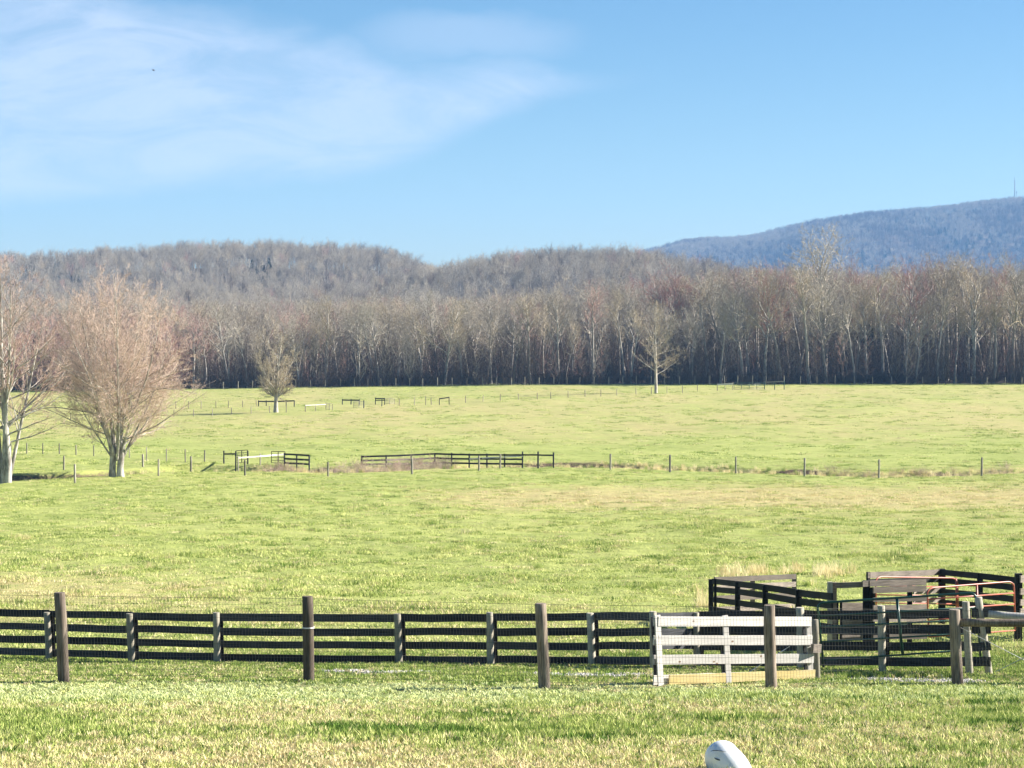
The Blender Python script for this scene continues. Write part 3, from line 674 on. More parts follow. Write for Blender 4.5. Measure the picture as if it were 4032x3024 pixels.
run('wire_fence', 'far wire fence climbing right past the lone slender tree', q4([(1265, 117, 155), (1343, 110, 152), (1400, 105, 150), (1428, 112, 148), (1605, 102, 138), (1695, 97, 135), (1783, 93, 130), (1875, 90, 127), (1972, 87, 123), (2041, 83, 118), (2130, 78, 113)]) +
    [(2200 + x * .828, 1450 + b * .828, 1450 + t * .828) for x, t, b in [(125, 102, 137), (201, 102, 137), (276, 97, 133), (367, 93, 130), (441, 90, 123), (515, 87, 118), (589, 82, 115), (659, 78, 108)]], .06, M['far_post'])
def q5(l): return [(2200 + x * .828, 1450 + b * .828, 1450 + t * .828) for x, t, b in l]
run('board_fence', 'short white-topped board fence by the woods edge, left of the green pen', q5([(754, 75, 105), (791, 72, 102), (828, 67, 100)]), .06, M['far_post'], wires=None, rails=[(0, 2, 1514, 1511, M['white_wood'], .24)], Yfix=[395, 395, 395])
run('board_fence', 'short pale-topped board fence by the woods edge, right of the green pen', q5([(980, 65, 95), (1027, 62, 92), (1072, 58, 88)]), .07, M['green_paint'], wires=None, rails=[(0, 2, 1505, 1502, M['creek_post'], .18)], Yfix=[398, 398, 398])
tube_gate('tube_gate', 'long faint green mesh gate before the shaded woods edge', 2890, 396, 3010, 398, [1508, 1514, 1520, 1527, 1533], [1506, 1512, 1518, 1525, 1531], 0, [.25, .5, .75], .035, M['green_paint'], corner=3)
we = []
u = -420.0
while u < 4500:
    vb = float(np.interp(u, [0, 400, 800, 1500, 2500, 3000, 4032], [1541, 1534, 1528, 1515, 1508, 1504, 1510]))
    we.append((u, vb, vb - rnd.uniform(22, 27))); u += rnd.uniform(50, 62) if u < 3000 else rnd.uniform(60, 78)
run('wire_fence', 'wire fence of pale posts along the foot of the woods', we, .07, M['far_post'], Yfix=[419.0] * len(we))

# ------------------------------------------------------------------ bare trees
class Tree:
    bound = None
    def __init__(s, seed): s.r = random.Random(seed); s.wv = []; s.wf = []; s.cv = []; s.cf = []
    def seg(s, pts, rad, n, wood):
        V, Fc = (s.wv, s.wf) if wood else (s.cv, s.cf)
        k = len(V); m = len(pts); ref = None
        for i, p in enumerate(pts):
            d = (pts[min(i + 1, m - 1)] - pts[max(i - 1, 0)])
            if d.length < 1e-6: d = Vector((0, 0, 1))
            d.normalize()
            if ref is None: ref = Vector((1, 0, 0)) if abs(d.x) < .8 else Vector((0, 1, 0))
            x = (ref - d * ref.dot(d)).normalized(); y = d.cross(x); ref = x
            for j in range(n):
                a = 2 * math.pi * j / n; V.append(p + (x * math.cos(a) + y * math.sin(a)) * rad[i])
        for i in range(m - 1):
            for j in range(n):
                a = k + i * n + j; b = k + i * n + (j + 1) % n; Fc.append((a, b, b + n, a + n))
    def path(s, p, d, L, n, jit, up):
        pts = [p.copy()]; d = d.normalized()
        for i in range(n):
            d = (d + Vector((s.r.gauss(0, jit), s.r.gauss(0, jit), s.r.gauss(0, jit) + up))).normalized()
            p = p + d * (L / n); pts.append(p.copy())
        return pts
    def twig(s, p, d, L, w):
        side = d.cross(Vector((s.r.gauss(0, 1), s.r.gauss(0, 1), s.r.gauss(0, 1)))).normalized() * w * .5
        mid = p + d * (L * .55) + Vector((s.r.gauss(0, .04), s.r.gauss(0, .04), s.r.gauss(0.03, .04))) * L
        tip = mid + (d + Vector((0, 0, .15))).normalized() * (L * .45)
        k = len(s.cv); s.cv += [p - side, p + side, mid + side * .7, tip, mid - side * .7]
        s.cf.append((k, k + 1, k + 2, k + 3, k + 4))
    def child_dir(s, d, ang, az):
        ref = Vector((0, 0, 1)) if abs(d.z) < .95 else Vector((1, 0, 0))
        x = d.cross(ref).normalized(); y = d.cross(x)
        return (d * math.cos(ang) + (x * math.cos(az) + y * math.sin(az)) * math.sin(ang)).normalized()
    def grow(s, p, d, L, r, lev, P):
        q = P[lev]
        if s.bound:
            e = p + d * L * .8; f_ = s.bound(e.z) * s.r.uniform(.90, 1.12)
            if math.hypot(e.x - s.ax, e.y) > f_:
                if math.hypot(p.x - s.ax, p.y) > f_: return
                L *= .55
        if q.get('tw'):
            s.twig(p, d, L, q['w']); return
        n = q['n']; pts = s.path(p, d, L, n, q['jit'], q['up'])
        tip = q.get('tip', .25)
        rad = [max(r * (1 - (1 - tip) * i / n), .004) for i in range(n + 1)]
        s.seg(pts, rad, q['sides'], q['wood'])
        az = s.r.uniform(0, 6.28); nk = q['kids']
        nk = max(1, int(nk * s.r.uniform(.8, 1.2) + .5))
        for k in range(nk):
            t = q['t0'] + (1 - q['t0']) * ((k + s.r.random()) / nk) ** q.get('tp', 1.0); t = min(t, .999)
            i = int(t * n); f = t * n - i; pos = pts[i].lerp(pts[i + 1], f); dd = (pts[i + 1] - pts[i]).normalized()
            az += 2.4 + s.r.uniform(-.5, .5)
            ang = R(s.r.uniform(*q['ang'])) * (1 - q.get('angt', .0) * t)
            cd = s.child_dir(dd, ang, az)
            if q.get('wind'): cd = (cd + Vector(q['wind'])).normalized()
            shape = q['shape'](t) if 'shape' in q else (1 - .55 * t)
            cl_ = L * q['ratio'] * shape * s.r.uniform(.7, 1.25)
            if q.get('abs'): cl_ = q['abs'] * shape * s.r.uniform(.7, 1.25)
            s.grow(pos, cd, cl_, rad[i] * q.get('rr', .5), lev + 1, P)
    def meshes(s, name):
        out = []
        for nm, v, f in ((name + '_trunk', s.wv, s.wf), (name + '_crown', s.cv, s.cf)):
            me = bpy.data.meshes.new(nm); me.from_pydata([tuple(x) for x in v], [], f); me.update()
            out.append(me)
        out[0].shade_smooth(); return out
def forest_tree(seed, H=20, fork=.5, spread=1.0, dens=1.0, tw=.030):
    t = Tree(seed); rd = t.r
    P = [dict(n=9, jit=.045, up=.04, sides=6, wood=True, kids=13 * dens, t0=fork, tp=.8, ang=(34, 66), angt=.45, ratio=.44 * spread, shape=lambda x: 1.05 - .38 * x, rr=.62, tip=.3),
         dict(n=6, jit=.11, up=.06, sides=4, wood=True, kids=8, t0=.2, ang=(25, 55), ratio=.46, rr=.62, tip=.25),
         dict(n=4, jit=.13, up=.05, sides=3, wood=False, kids=6, t0=.1, ang=(22, 55), ratio=.52, rr=.55, tip=.25),
         dict(n=2, jit=.14, up=.04, sides=3, wood=False, kids=4, t0=.1, ang=(20, 55), ratio=.62, rr=.5, tip=.3),
         dict(tw=True, w=tw)]
    t.grow(Vector((0, 0, -.3)), Vector((rd.gauss(0, .05), rd.gauss(0, .05), 1)), H * .80, H * .0138, 0, P)
    return t
def sapling(seed, H=8):
    t = Tree(seed); rd = t.r
    P = [dict(n=6, jit=.06, up=.06, sides=4, wood=True, kids=16, t0=.12, ang=(30, 65), ratio=.3, rr=.5, tip=.1),
         dict(n=3, jit=.12, up=.12, sides=3, wood=False, kids=6, t0=.15, ang=(25, 55), ratio=.5, rr=.5),
         dict(n=2, jit=.12, up=.1, sides=3, wood=False, kids=5, t0=.05, ang=(25, 55), ratio=.6, rr=.5),
         dict(tw=True, w=.022)]
    t.grow(Vector((0, 0, -.3)), Vector((rd.gauss(0, .08), rd.gauss(0, .08), 1)), H, H * .008, 0, P)
    return t
def bush(seed, H=1.6, w=.012, stems=14):
    t = Tree(seed); rd = t.r
    P = [dict(n=4, jit=.14, up=.04, sides=3, wood=False, kids=6, t0=.1, ang=(25, 60), ratio=.5, rr=.5),
         dict(n=2, jit=.16, up=.05, sides=3, wood=False, kids=5, t0=.05, ang=(25, 60), ratio=.6, rr=.5),
         dict(tw=True, w=w)]
    for k in range(stems):
        a = rd.uniform(0, 6.28); t.grow(Vector((rd.gauss(0, .3), rd.gauss(0, .3), 0)), Vector((math.cos(a) * .8, math.sin(a) * .8, 1)), H * rd.uniform(.6, 1.1), .015, 0, P)
    return t

lib = []            # (trunk mesh, crown mesh)
for k, (fk, spd, dn) in enumerate([(.45, 1.0, 1.0), (.55, .8, .9), (.35, 1.15, 1.1), (.6, .9, .9), (.5, .7, 1.0), (.42, 1.25, 1.0), (.65, 1.0, .8)]):
    lib.append(forest_tree(100 + k, 20, fk, spd, dn).meshes('woods%d' % k))
lib.append(forest_tree(177, 20, .40, 1.3, 1.5, .045).meshes('woods7'))
TW = ['twig_grey', 'twig_tan', 'twig_red', 'twig_rust']
def place_tree(x, y, H, k, tint, label, group, name='bare_tree', barkm='bark_grey', lean=None, sxy=1.0):
    z = gz(x, y); r = empty(name, (x, y, z), label, 'tree', group, rz=rnd.uniform(0, 6.28))
    s = H / 20.0; r.scale = (s * sxy, s * sxy, s)
    if lean: r.rotation_euler = (lean[0], lean[1], r.rotation_euler[2])
    for nm, me, m in (('trunk', lib[k][0], M[barkm]), ('crown', lib[k][1], M[tint])):
        if not me.materials: me.materials.append(None)
        o = bpy.data.objects.new(nm, me); C.objects.link(o); o.parent = r
        o.material_slots[0].link = 'OBJECT'; o.material_slots[0].material = m
    return r
def topH(u, y):
    v = np.interp(u, [-500, 0, 400, 700, 900, 1300, 1600, 2000, 2400, 2700, 2900, 3150, 3600, 4032, 4600], [1200, 1230, 1250, 1260, 1235, 1185, 1180, 1145, 1130, 1095, 1060, 1045, 1025, 990, 980])
    return v
WG = 'bare trees along the edge of the woods'
count = 0
special = [  # u, top v, Y, variant, tint, sxy, label
    (3250, 925, 436, 7, 'twig_grey', 1.1, 'tallest bare tree of the woods edge, its wide crown rising against the blue mountain'),
    (3560, 1010, 434, 2, 'twig_red', 1.0, 'red-budding bare tree with a forked pale trunk, right of the tallest tree'),
    (3410, 1120, 428, 5, 'twig_tan', 1.1, 'leaning pale-trunked bare tree just right of the tallest tree'),
    (3060, 1060, 430, 2, 'twig_red', 1.0, 'reddish-budding tree left of the tallest tree in the woods'),
    (3990, 1000, 430, 0, 'twig_grey', 1.2, 'big bare tree of the woods edge at the right frame edge'),
    (2200, 1130, 428, 0, 'twig_grey', 1.0, 'broad bare tree with a dark doubled trunk near the middle of the woods edge'),
    (2330, 1100, 427, 3, 'twig_red', .9, 'slim tree with pinkish buds near the middle of the woods edge'),
    (900, 1190, 431, 2, 'twig_grey', 1.1, 'open-crowned pale tree at the woods edge, up and left of the small round tree'),
    (1280, 1140, 430, 0, 'twig_tan', 1.0, 'tall fork-trunked tree at the woods edge, right of the small round tree'),
    (1180, 1260, 425, 2, 'twig_grey', 1.0, 'shorter dark-crowned tree just right of the small round tree, at the woods edge'),
    (2790, 1100, 429, 6, 'twig_tan', 1.0, 'bare tree with upswept pale limbs left of the reddish tree'),
]
for (u, vt, Y, k, tint, sx, lab) in special:
    x = x_of(u, Y); H = z_of(vt, Y) - gz(x, Y)
    place_tree(x, Y, H, k, tint, lab, WG, barkm='bark_pale' if k in (5, 2) else 'bark_grey', sxy=sx)
    count += 1
pr = random.Random(3); pos = [(x_of(s[0], s[2]), s[2]) for s in special]
tries = 0
while count < 286 and tries < 20000:
    tries += 1
    y = 425 + 42 * pr.random() ** 1.3; x = pr.uniform(-118, 118)
    if x < -98: pass
    if any((x - a) ** 2 + (y - b) ** 2 < (3.4 if y < 440 else 4.6) ** 2 for a, b in pos): continue
    pos.append((x, y)); u = 2016 + F * x / y
    H = (z_of(topH(u, y), 440) - gz(x, y)) * pr.uniform(.58, 1.10) * (1.0 if y > 432 else .92)
    nz = float(vnoise(x / 9.0, y / 9.0, 77)); tint = 'twig_grey' if nz < .5 else ('twig_tan' if nz < .78 else 'twig_red')
    if u < 800 and pr.random() < .6: tint = 'twig_red'
    lab = {'twig_grey': 'one of the ordinary grey-twigged bare trees packed along the woods edge', 'twig_tan': 'one of the ordinary tan-twigged bare trees packed along the woods edge', 'twig_red': 'one of the small reddish-budding trees scattered along the woods edge'}[tint]
    place_tree(x, y, H, pr.randrange(7), tint, lab, WG, barkm='bark_pale' if pr.random() < .16 else 'bark_grey', sxy=pr.uniform(.85, 1.3))
    count += 1

# --- stuff instanced with geometry nodes
def gn_scatter(name, protos, pts, rots, scales, idx, label, cat):
    """protos: list of mesh objects (not linked); one point per instance"""
    col = bpy.data.collections.new(name + '_kinds')
    for i, o in enumerate(protos): o.name = '%s_kind_%02d' % (name, i); col.objects.link(o)
    me = bpy.data.meshes.new(name); n = len(pts); me.vertices.add(n); me.vertices.foreach_set('co', np.asarray(pts, np.float32).ravel())
    a = me.attributes.new('rot', 'FLOAT_VECTOR', 'POINT'); a.data.foreach_set('vector', np.asarray(rots, np.float32).ravel())
    a = me.attributes.new('scl', 'FLOAT_VECTOR', 'POINT'); a.data.foreach_set('vector', np.asarray(scales, np.float32).ravel())
    a = me.attributes.new('kind_index', 'INT', 'POINT'); a.data.foreach_set('value', np.asarray(idx, np.int32).ravel())
    o = bpy.data.objects.new(name, me); C.objects.link(o)
    g = bpy.data.node_groups.new(name + '_scatter', 'GeometryNodeTree')
    g.interface.new_socket('Geometry', in_out='INPUT', socket_type='NodeSocketGeometry'); g.interface.new_socket('Geometry', in_out='OUTPUT', socket_type='NodeSocketGeometry')
    gi = g.nodes.new('NodeGroupInput'); go = g.nodes.new('NodeGroupOutput')
    ip = g.nodes.new('GeometryNodeInstanceOnPoints'); ci = g.nodes.new('GeometryNodeCollectionInfo')
    ci.inputs['Collection'].default_value = col; ci.inputs['Separate Children'].default_value = True; ci.inputs['Reset Children'].default_value = True
    ip.inputs['Pick Instance'].default_value = True
    g.links.new(gi.outputs[0], ip.inputs['Points']); g.links.new(ci.outputs[0], ip.inputs['Instance'])
    for nm, dt, sock in (('rot', 'FLOAT_VECTOR', 'Rotation'), ('scl', 'FLOAT_VECTOR', 'Scale'), ('kind_index', 'INT', 'Instance Index')):
        na = g.nodes.new('GeometryNodeInputNamedAttribute'); na.data_type = dt; na.inputs[0].default_value = nm
        g.links.new(na.outputs[0], ip.inputs[sock])
    g.links.new(ip.outputs[0], go.inputs[0])
    md = o.modifiers.new('scatter', 'NODES'); md.node_group = g
    return tag(o, label, cat, kind='stuff')
def evergreen(seed):
    t = Tree(seed); rd = t.r
    t.seg([Vector((0, 0, -.3)), Vector((0, 0, 9)), Vector((0, 0, 18))], [.3, .18, .03], 5, True)
    for k in range(620):
        z = 3 + 15.5 * rd.random() ** 1.2; rr = (19 - z) / 15 * 3.3; a = rd.uniform(0, 6.28); q = rr * rd.random() ** .5
        t.twig(Vector((math.cos(a) * q, math.sin(a) * q, z)), Vector((math.cos(a), math.sin(a), rd.uniform(-.5, .1))).normalized(), rd.uniform(.6, 1.3), .55)
    return t
def joined(name, tr, mw, mc):
    me = bpy.data.meshes.new(name); k = len(tr.wv)
    me.from_pydata([tuple(v) for v in tr.wv + tr.cv], [], tr.wf + [tuple(i + k for i in f) for f in tr.cf]); me.update()
    me.materials.append(mw); me.materials.append(mc)
    me.polygons.foreach_set('material_index', np.array([0] * len(tr.wf) + [1] * len(tr.cf), np.int32))
    return bpy.data.objects.new(name, me)
tr = [forest_tree(200 + k, 20, f, s_, d_) for k, (f, s_, d_) in enumerate([(.4, 1.1, 1.0), (.55, .9, .9), (.48, 1.2, 1.0)])]
protos = []
for i, t in enumerate(tr):
    for tm in ('twig_grey', 'twig_tan', 'twig_red'): protos.append(joined('w', t, M['bark_grey' if i != 2 else 'bark_pale'], M[tm]))
M['needles'] = twig('needles', (0.03, 0.05, 0.03), (0.06, 0.085, 0.05))
for k in range(2): protos.append(joined('w', evergreen(400 + k), M['brush_dark'], M['needles']))
M['twig_umber'] = twig('twig_umber', (0.17, 0.14, 0.12), (0.30, 0.25, 0.215))  # far trees darkened in colour to make the haze over them look bluer
for t in tr: protos.append(joined('w', t, M['brush_dark'], M['twig_umber']))
rs = np.random.RandomState(5)
def scatter_trees(y0, y1, spacing, half, Hfun, tintw, edge=None):
    out = []; n = int((y1 - y0) * half(0.5 * (y0 + y1)) * 2 / spacing ** 2)
    yy = y0 + (y1 - y0) * rs.rand(n); xx = (rs.rand(n) * 2 - 1) * half(yy)
    zz = height(xx, yy); hh = Hfun(xx, yy) * (0.72 + .4 * rs.rand(n))
    ti = rs.choice(3, n, p=tintw); ki = rs.randint(0, 3, n) * 3 + ti
    return xx, yy, zz, hh, ki
parts = [scatter_trees(468, 560, 4.6, lambda y: y * .29 + 8, lambda x, y: 17.0 + 6.5 * sm((x + 20) / 80), (.6, .27, .13)),
         scatter_trees(560, 830, 6.0, lambda y: y * .28 + 8, lambda x, y: 17.0 + 0 * x, (.7, .24, .06)),
         scatter_trees(830, 1400, 6.4, lambda y: y * .27 + 8, lambda x, y: 16.0 + 0 * x, (.80, .18, .02))]
# far mountain, right-hand part only seen
def mountain():
    n = 16000; yy = 2900 + 1380 * rs.rand(n); u = 2250 + rs.rand(n) * 2500; xx = (u - 2016) / F * yy
    return xx, yy, height(xx, yy), 15 + 5 * rs.rand(n), np.where(fbm(xx / 110, yy / 170, 90, 3) + .35 * (rs.rand(n) - .5) > .52, 11 + rs.randint(0, 3, n), rs.randint(0, 3, n) * 3)
parts.append(mountain())
X = np.concatenate([p[0] for p in parts]); Y = np.concatenate([p[1] for p in parts]); Z = np.concatenate([p[2] for p in parts]); H = np.concatenate([p[3] for p in parts]); K = np.concatenate([p[4] for p in parts])
uu_ = 2016 + F * X / Y; vv_ = 1350 - F * (Z + 8 - CZ) / Y
def patch(u0, v0, su, sv, p): return p * np.exp(-((uu_ - u0) / su) ** 2 - ((vv_ - v0) / sv) ** 2)
pe = patch(1030, 1062, 50, 38, .8) + patch(900, 1040, 60, 18, .3) + patch(230, 1055, 110, 18, .4) + patch(2400, 1065, 60, 12, .4) + patch(1450, 1050, 120, 12, .2)
pe = np.where((Y > 900) & (Y < 1450), pe, 0) + np.where(Y > 2500, .22 * sm((fbm(X / 90, Y / 150, 88, 3) - .50) / .1), 0) + .012 * (Y < 900)
um = (Y > 900) & (Y < 1450) & (rs.rand(len(X)) < .03 + .22 * sm((fbm(X / 45, Y / 60, 93, 3) - .52) / .12)); K = np.where(um, 11 + rs.randint(0, 3, len(X)), K)
ev = rs.rand(len(X)) < pe; K = np.where(ev, 9 + rs.randint(0, 2, len(X)), K); H = np.where(ev, H * .72, H)
n = len(X); sc = H / 20.0; wd = sc * (0.85 + .35 * rs.rand(n)) * np.where(Y > 2500, 1.5, 1.0)
gn_scatter('woods', protos, np.stack([X, Y, Z], -1), np.stack([rs.randn(n) * .03, rs.randn(n) * .03, rs.rand(n) * 6.28], -1), np.stack([wd, wd, sc], -1), K,
           'leafless woods filling the valley and covering the hills and mountain', 'woods')
# undergrowth at and inside the woods edge
sp_ = [joined('s', sapling(300 + k, 8), M['brush_dark'], M[m]) for k, m in enumerate(['brush_dark', 'twig_grey', 'brush_dark', 'twig_red'])]
bs_ = [joined('b', bush(320 + k, 2.4, .03), M['brush_dark'], M[m]) for k, m in enumerate(['brush_dark', 'brush_dark'])]
n = 3800; yy = 420.5 + 64 * rs.rand(n) ** 1.2; xx = (rs.rand(n) * 2 - 1) * 125; uu = 2016 + F * xx / yy
kk = rs.choice(6, n, p=(.24, .08, .16, .04, .28, .20)); ss = .7 + .7 * rs.rand(n)
kk = np.where((uu < 750) & (rs.rand(n) < .4), 3, kk)
gn_scatter('undergrowth', sp_ + bs_, np.stack([xx, yy, height(xx, yy)], -1), np.stack([rs.randn(n) * .06, rs.randn(n) * .06, rs.rand(n) * 6.28], -1), np.stack([ss, ss, ss], -1), kk,
           'thin saplings and brush under the trees at the edge of the woods', 'undergrowth')

# --- the lone trees in the pasture
def lone_tree(name, label, t, u, vb, tint, barkm, Yf=None):
    Y0 = Yf or G(u, vb); x = x_of(u, Y0); r = empty(name, (x, Y0, gz(x, Y0)), label, 'tree')
    a, b = t.meshes(name)
    for nm, me, m in (('trunk', a, M[barkm]), ('crown', b, M[tint])):
        me.materials.append(m); o = bpy.data.objects.new(nm, me); C.objects.link(o); o.parent = r
    return r
def maple_b():
    t = Tree(41); rd = t.r; Hh = 17.0; t.ax = .1
    t.bound = lambda z: 7.2 * math.sqrt(max(0, 1 - ((z - 6.2) / 10.9) ** 2)) if z > 6.2 else 7.2 * max(0, 1 - ((6.2 - z) / 4.4) ** 3)
    P = [dict(n=8, jit=.045, up=.055, sides=8, wood=True, kids=16, t0=.14, tp=1.0, ang=(34, 66), angt=.35, ratio=.42, shape=lambda x: 1.1 - .45 * x, rr=.42, tip=.08),
         dict(n=7, jit=.085, up=.06, sides=5, wood=True, kids=10, t0=.15, ang=(24, 52), ratio=.44, rr=.45, tip=.12),
         dict(n=5, jit=.10, up=.04, sides=3, wood=False, kids=9, t0=.1, ang=(20, 48), ratio=.42, rr=.5, tip=.2),
         dict(n=3, jit=.12, up=.04, sides=3, wood=False, kids=7, t0=.1, ang=(20, 55), ratio=.62, rr=.5, tip=.3),
         dict(tw=True, w=.0135)]
    # short heavy bole of fused stems
    t.seg([Vector((-.35, 0, -.4)), Vector((-.34, 0, .6)), Vector((-.30, .05, 1.6)), Vector((-.32, .05, 2.6))], [.34, .26, .24, .21], 10, True)
    t.seg([Vector((.30, 0, -.4)), Vector((.28, 0, .6)), Vector((.36, -.03, 1.6)), Vector((.5, 0, 2.6))], [.36, .27, .25, .22], 10, True)
    for k in range(15):
        a = k * 2.4 + rd.uniform(-.3, .3); rad = .1 + .55 * (k / 15) ** .8; tilt = .06 + .85 * (k / 14) ** 1.0
        base = Vector((math.cos(a) * .35, math.sin(a) * .25, 1.2 + rd.uniform(-.2, .9)))
        t.grow(base, Vector((math.cos(a) * tilt, math.sin(a) * tilt, 1)), Hh * (.95 - .27 * (k / 14)) * rd.uniform(.84, .96), .135 - .004 * k, 0, P)
    P1 = P[1:]
    for k in range(30):       # long low limbs, arching out to the sides
        a = k * math.pi / 11 * 3 + rd.uniform(-.25, .25); z0 = rd.uniform(2.0, 7.5)
        t.grow(Vector((math.cos(a) * .4, math.sin(a) * .4, z0)), Vector((math.cos(a), math.sin(a), rd.uniform(.25, .75))), rd.uniform(5.4, 8.0), .075, 0,
               [dict(n=8, jit=.07, up=-.01, sides=5, wood=True, kids=11, t0=.15, ang=(20, 50), ratio=.36, rr=.45, tip=.12)] + P[2:])
    return t
def maple_a():
    t = Tree(53); rd = t.r; t.ax = -.2; t.bound = lambda z: 5.8 * math.sqrt(max(0, 1 - ((z - 8.5) / 8.6) ** 2)) if z > 8.5 else 5.6
    P = [dict(n=9, jit=.035, up=.05, sides=8, wood=True, kids=18, t0=.26, ang=(32, 62), angt=.35, ratio=.38, shape=lambda x: 1.15 - .65 * x, rr=.42, tip=.08),
         dict(n=7, jit=.09, up=.06, sides=5, wood=True, kids=9, t0=.18, ang=(22, 48), ratio=.42, rr=.45, tip=.12),
         dict(n=5, jit=.10, up=.05, sides=3, wood=False, kids=7, t0=.1, ang=(20, 48), ratio=.42, rr=.5, tip=.2),
         dict(n=3, jit=.12, up=.04, sides=3, wood=False, kids=5, t0=.1, ang=(20, 50), ratio=.55, rr=.5, tip=.3),
         dict(tw=True, w=.018)]
    for (dx, dy, tx, ty, Hh, r0) in ((.12, 0, .0, .02, 15.8, .30), (-.5, .15, -.05, .05, 15.2, .27), (-.2, -.1, .10, -.06, 15.4, .20), (-.9, .1, -.22, .05, 14.2, .2), (.1, .1, .16, .1, 13.6, .16)):
        t.grow(Vector((dx, dy, -.3)), Vector((tx, ty, 1)), Hh, r0, 0, P)
    for (a, z0, L) in ((0.15, 4.4, 5.2), (-.3, 3.6, 4.2), (.0, 3.0, 4.6), (2.9, 4.0, 5.0), (.35, 6.2, 5.2)):
        t.grow(Vector((math.cos(a) * .2, math.sin(a) * .2, z0)), Vector((math.cos(a), math.sin(a), .42)), L, .07, 0,
               [dict(n=8, jit=.07, up=.0, sides=5, wood=True, kids=9, t0=.3, ang=(20, 50), ratio=.30, rr=.45, tip=.12)] + P[2:])
    return t
def small_round():
    t = Tree(67); rd = t.r; t.ax = 0; t.bound = lambda z: 4.5 * math.sqrt(max(0, 1 - ((z - 5.0) / 7.9) ** 2)) if z > 5.0 else 4.5
    P = [dict(n=8, jit=.05, up=.05, sides=7, wood=True, kids=15, t0=.06, ang=(35, 72), angt=.5, ratio=.46, shape=lambda x: 1.0 - .5 * x, rr=.45, tip=.1),
         dict(n=6, jit=.10, up=.05, sides=4, wood=True, kids=9, t0=.15, ang=(25, 50), ratio=.42, rr=.45, tip=.15),
         dict(n=4, jit=.12, up=.04, sides=3, wood=False, kids=7, t0=.1, ang=(22, 50), ratio=.48, rr=.5, tip=.2),
         dict(n=2, jit=.12, up=.02, sides=3, wood=False, kids=4, t0=.1, ang=(22, 52), ratio=.6, rr=.5, tip=.3),
         dict(tw=True, w=.032)]
    t.seg([Vector((0, 0, -.4)), Vector((0, 0, 1)), Vector((.05, 0, 2.8))], [.42, .30, .26], 8, True)
    for k, (a, tl, L) in enumerate(((0, .02, 9.4), (.4, .55, 6.9), (2.2, .7, 7.6), (3.9, .7, 7.2), (5.3, .7, 7.4), (3.1, 1.2, 6.4), (.1, 1.2, 6.4), (3.3, 2.2, 5.0), (6.2, 2.2, 5.0))):
        t.grow(Vector((.05, 0, 2.2)), Vector((math.cos(a) * tl, math.sin(a) * tl, 1)), L, .2 if k == 0 else .13, 0, P)
    return t
def slender():
    t = Tree(71)
    P = [dict(n=12, jit=.012, up=.06, sides=7, wood=True, kids=36, t0=.2, ang=(48, 88), angt=.5, ratio=.34, shape=lambda x: (1.25 - .85 * x), rr=.32, tip=.08, wind=(.28, 0, -.10)),
         dict(n=6, jit=.08, up=.045, sides=4, wood=True, kids=9, t0=.15, ang=(25, 50), ratio=.38, rr=.45, tip=.15),
         dict(n=4, jit=.10, up=.04, sides=3, wood=False, kids=7, t0=.1, ang=(22, 50), ratio=.48, rr=.5, tip=.2),
         dict(n=2, jit=.12, up=.02, sides=3, wood=False, kids=4, t0=.1, ang=(22, 52), ratio=.6, rr=.5, tip=.3),
         dict(tw=True, w=.034)]
    t.grow(Vector((0, 0, -.3)), Vector((.0, 0, 1)), 15.4, .30, 0, P); return t
lone_tree('maple_tree', 'many-stemmed bare tree with rusty reddish twigs by the creek, whole in view', maple_b(), 458, 1873, 'twig_rust', 'bark_pale')
lone_tree('maple_tree', 'tall pale twin-stemmed bare tree cut off by the left frame edge', maple_a(), 22, 1899, 'twig_rust', 'bark_pale')
lone_tree('small_tree', 'small round-crowned bare tree standing alone among the far fences', small_round(), 1086, 1625, 'twig_tan', 'bark_grey')
lone_tree('slender_tree', 'lone slender straight-trunked tree in front of the woods, lower limbs sweeping right', slender(), 2583, 1551, 'twig_tan', 'bark_grey')

# ------------------------------------------------------------------ grass
def blade_mesh(name, n, H, w, spread, lean, mat, rd):
    v = []; f = []
    for k in range(n):
        x, y = rd.gauss(0, spread), rd.gauss(0, spread); a = rd.uniform(0, 6.28); h = H * rd.uniform(.55, 1.15); l = lean * rd.uniform(.2, 1.3) * h
        dx, dy = math.cos(a) * l, math.sin(a) * l; b = rd.uniform(0, 6.28); sx, sy = math.cos(b) * w / 2, math.sin(b) * w / 2
        q = len(v); v += [(x - sx, y - sy, -.02), (x + sx, y + sy, -.02), (x + sx * .8 + dx * .4, y + sy * .8 + dy * .4, h * .6), (x - sx * .8 + dx * .4, y - sy * .8 + dy * .4, h * .6), (x + dx, y + dy, h)]
        f += [(q, q + 1, q + 2, q + 3), (q + 3, q + 2, q + 4)]
    me = bpy.data.meshes.new(name); me.from_pydata(v, [], f); me.update(); me.materials.append(mat); return bpy.data.objects.new(name, me)
rg = random.Random(9)
gk = []
for m in ('g_green', 'g_yellow', 'g_dry', 'g_deep', 'g_pale'):
    for j in range(3): gk.append(blade_mesh('t', 12, .085, .015, .038, .6, M[m], rg))
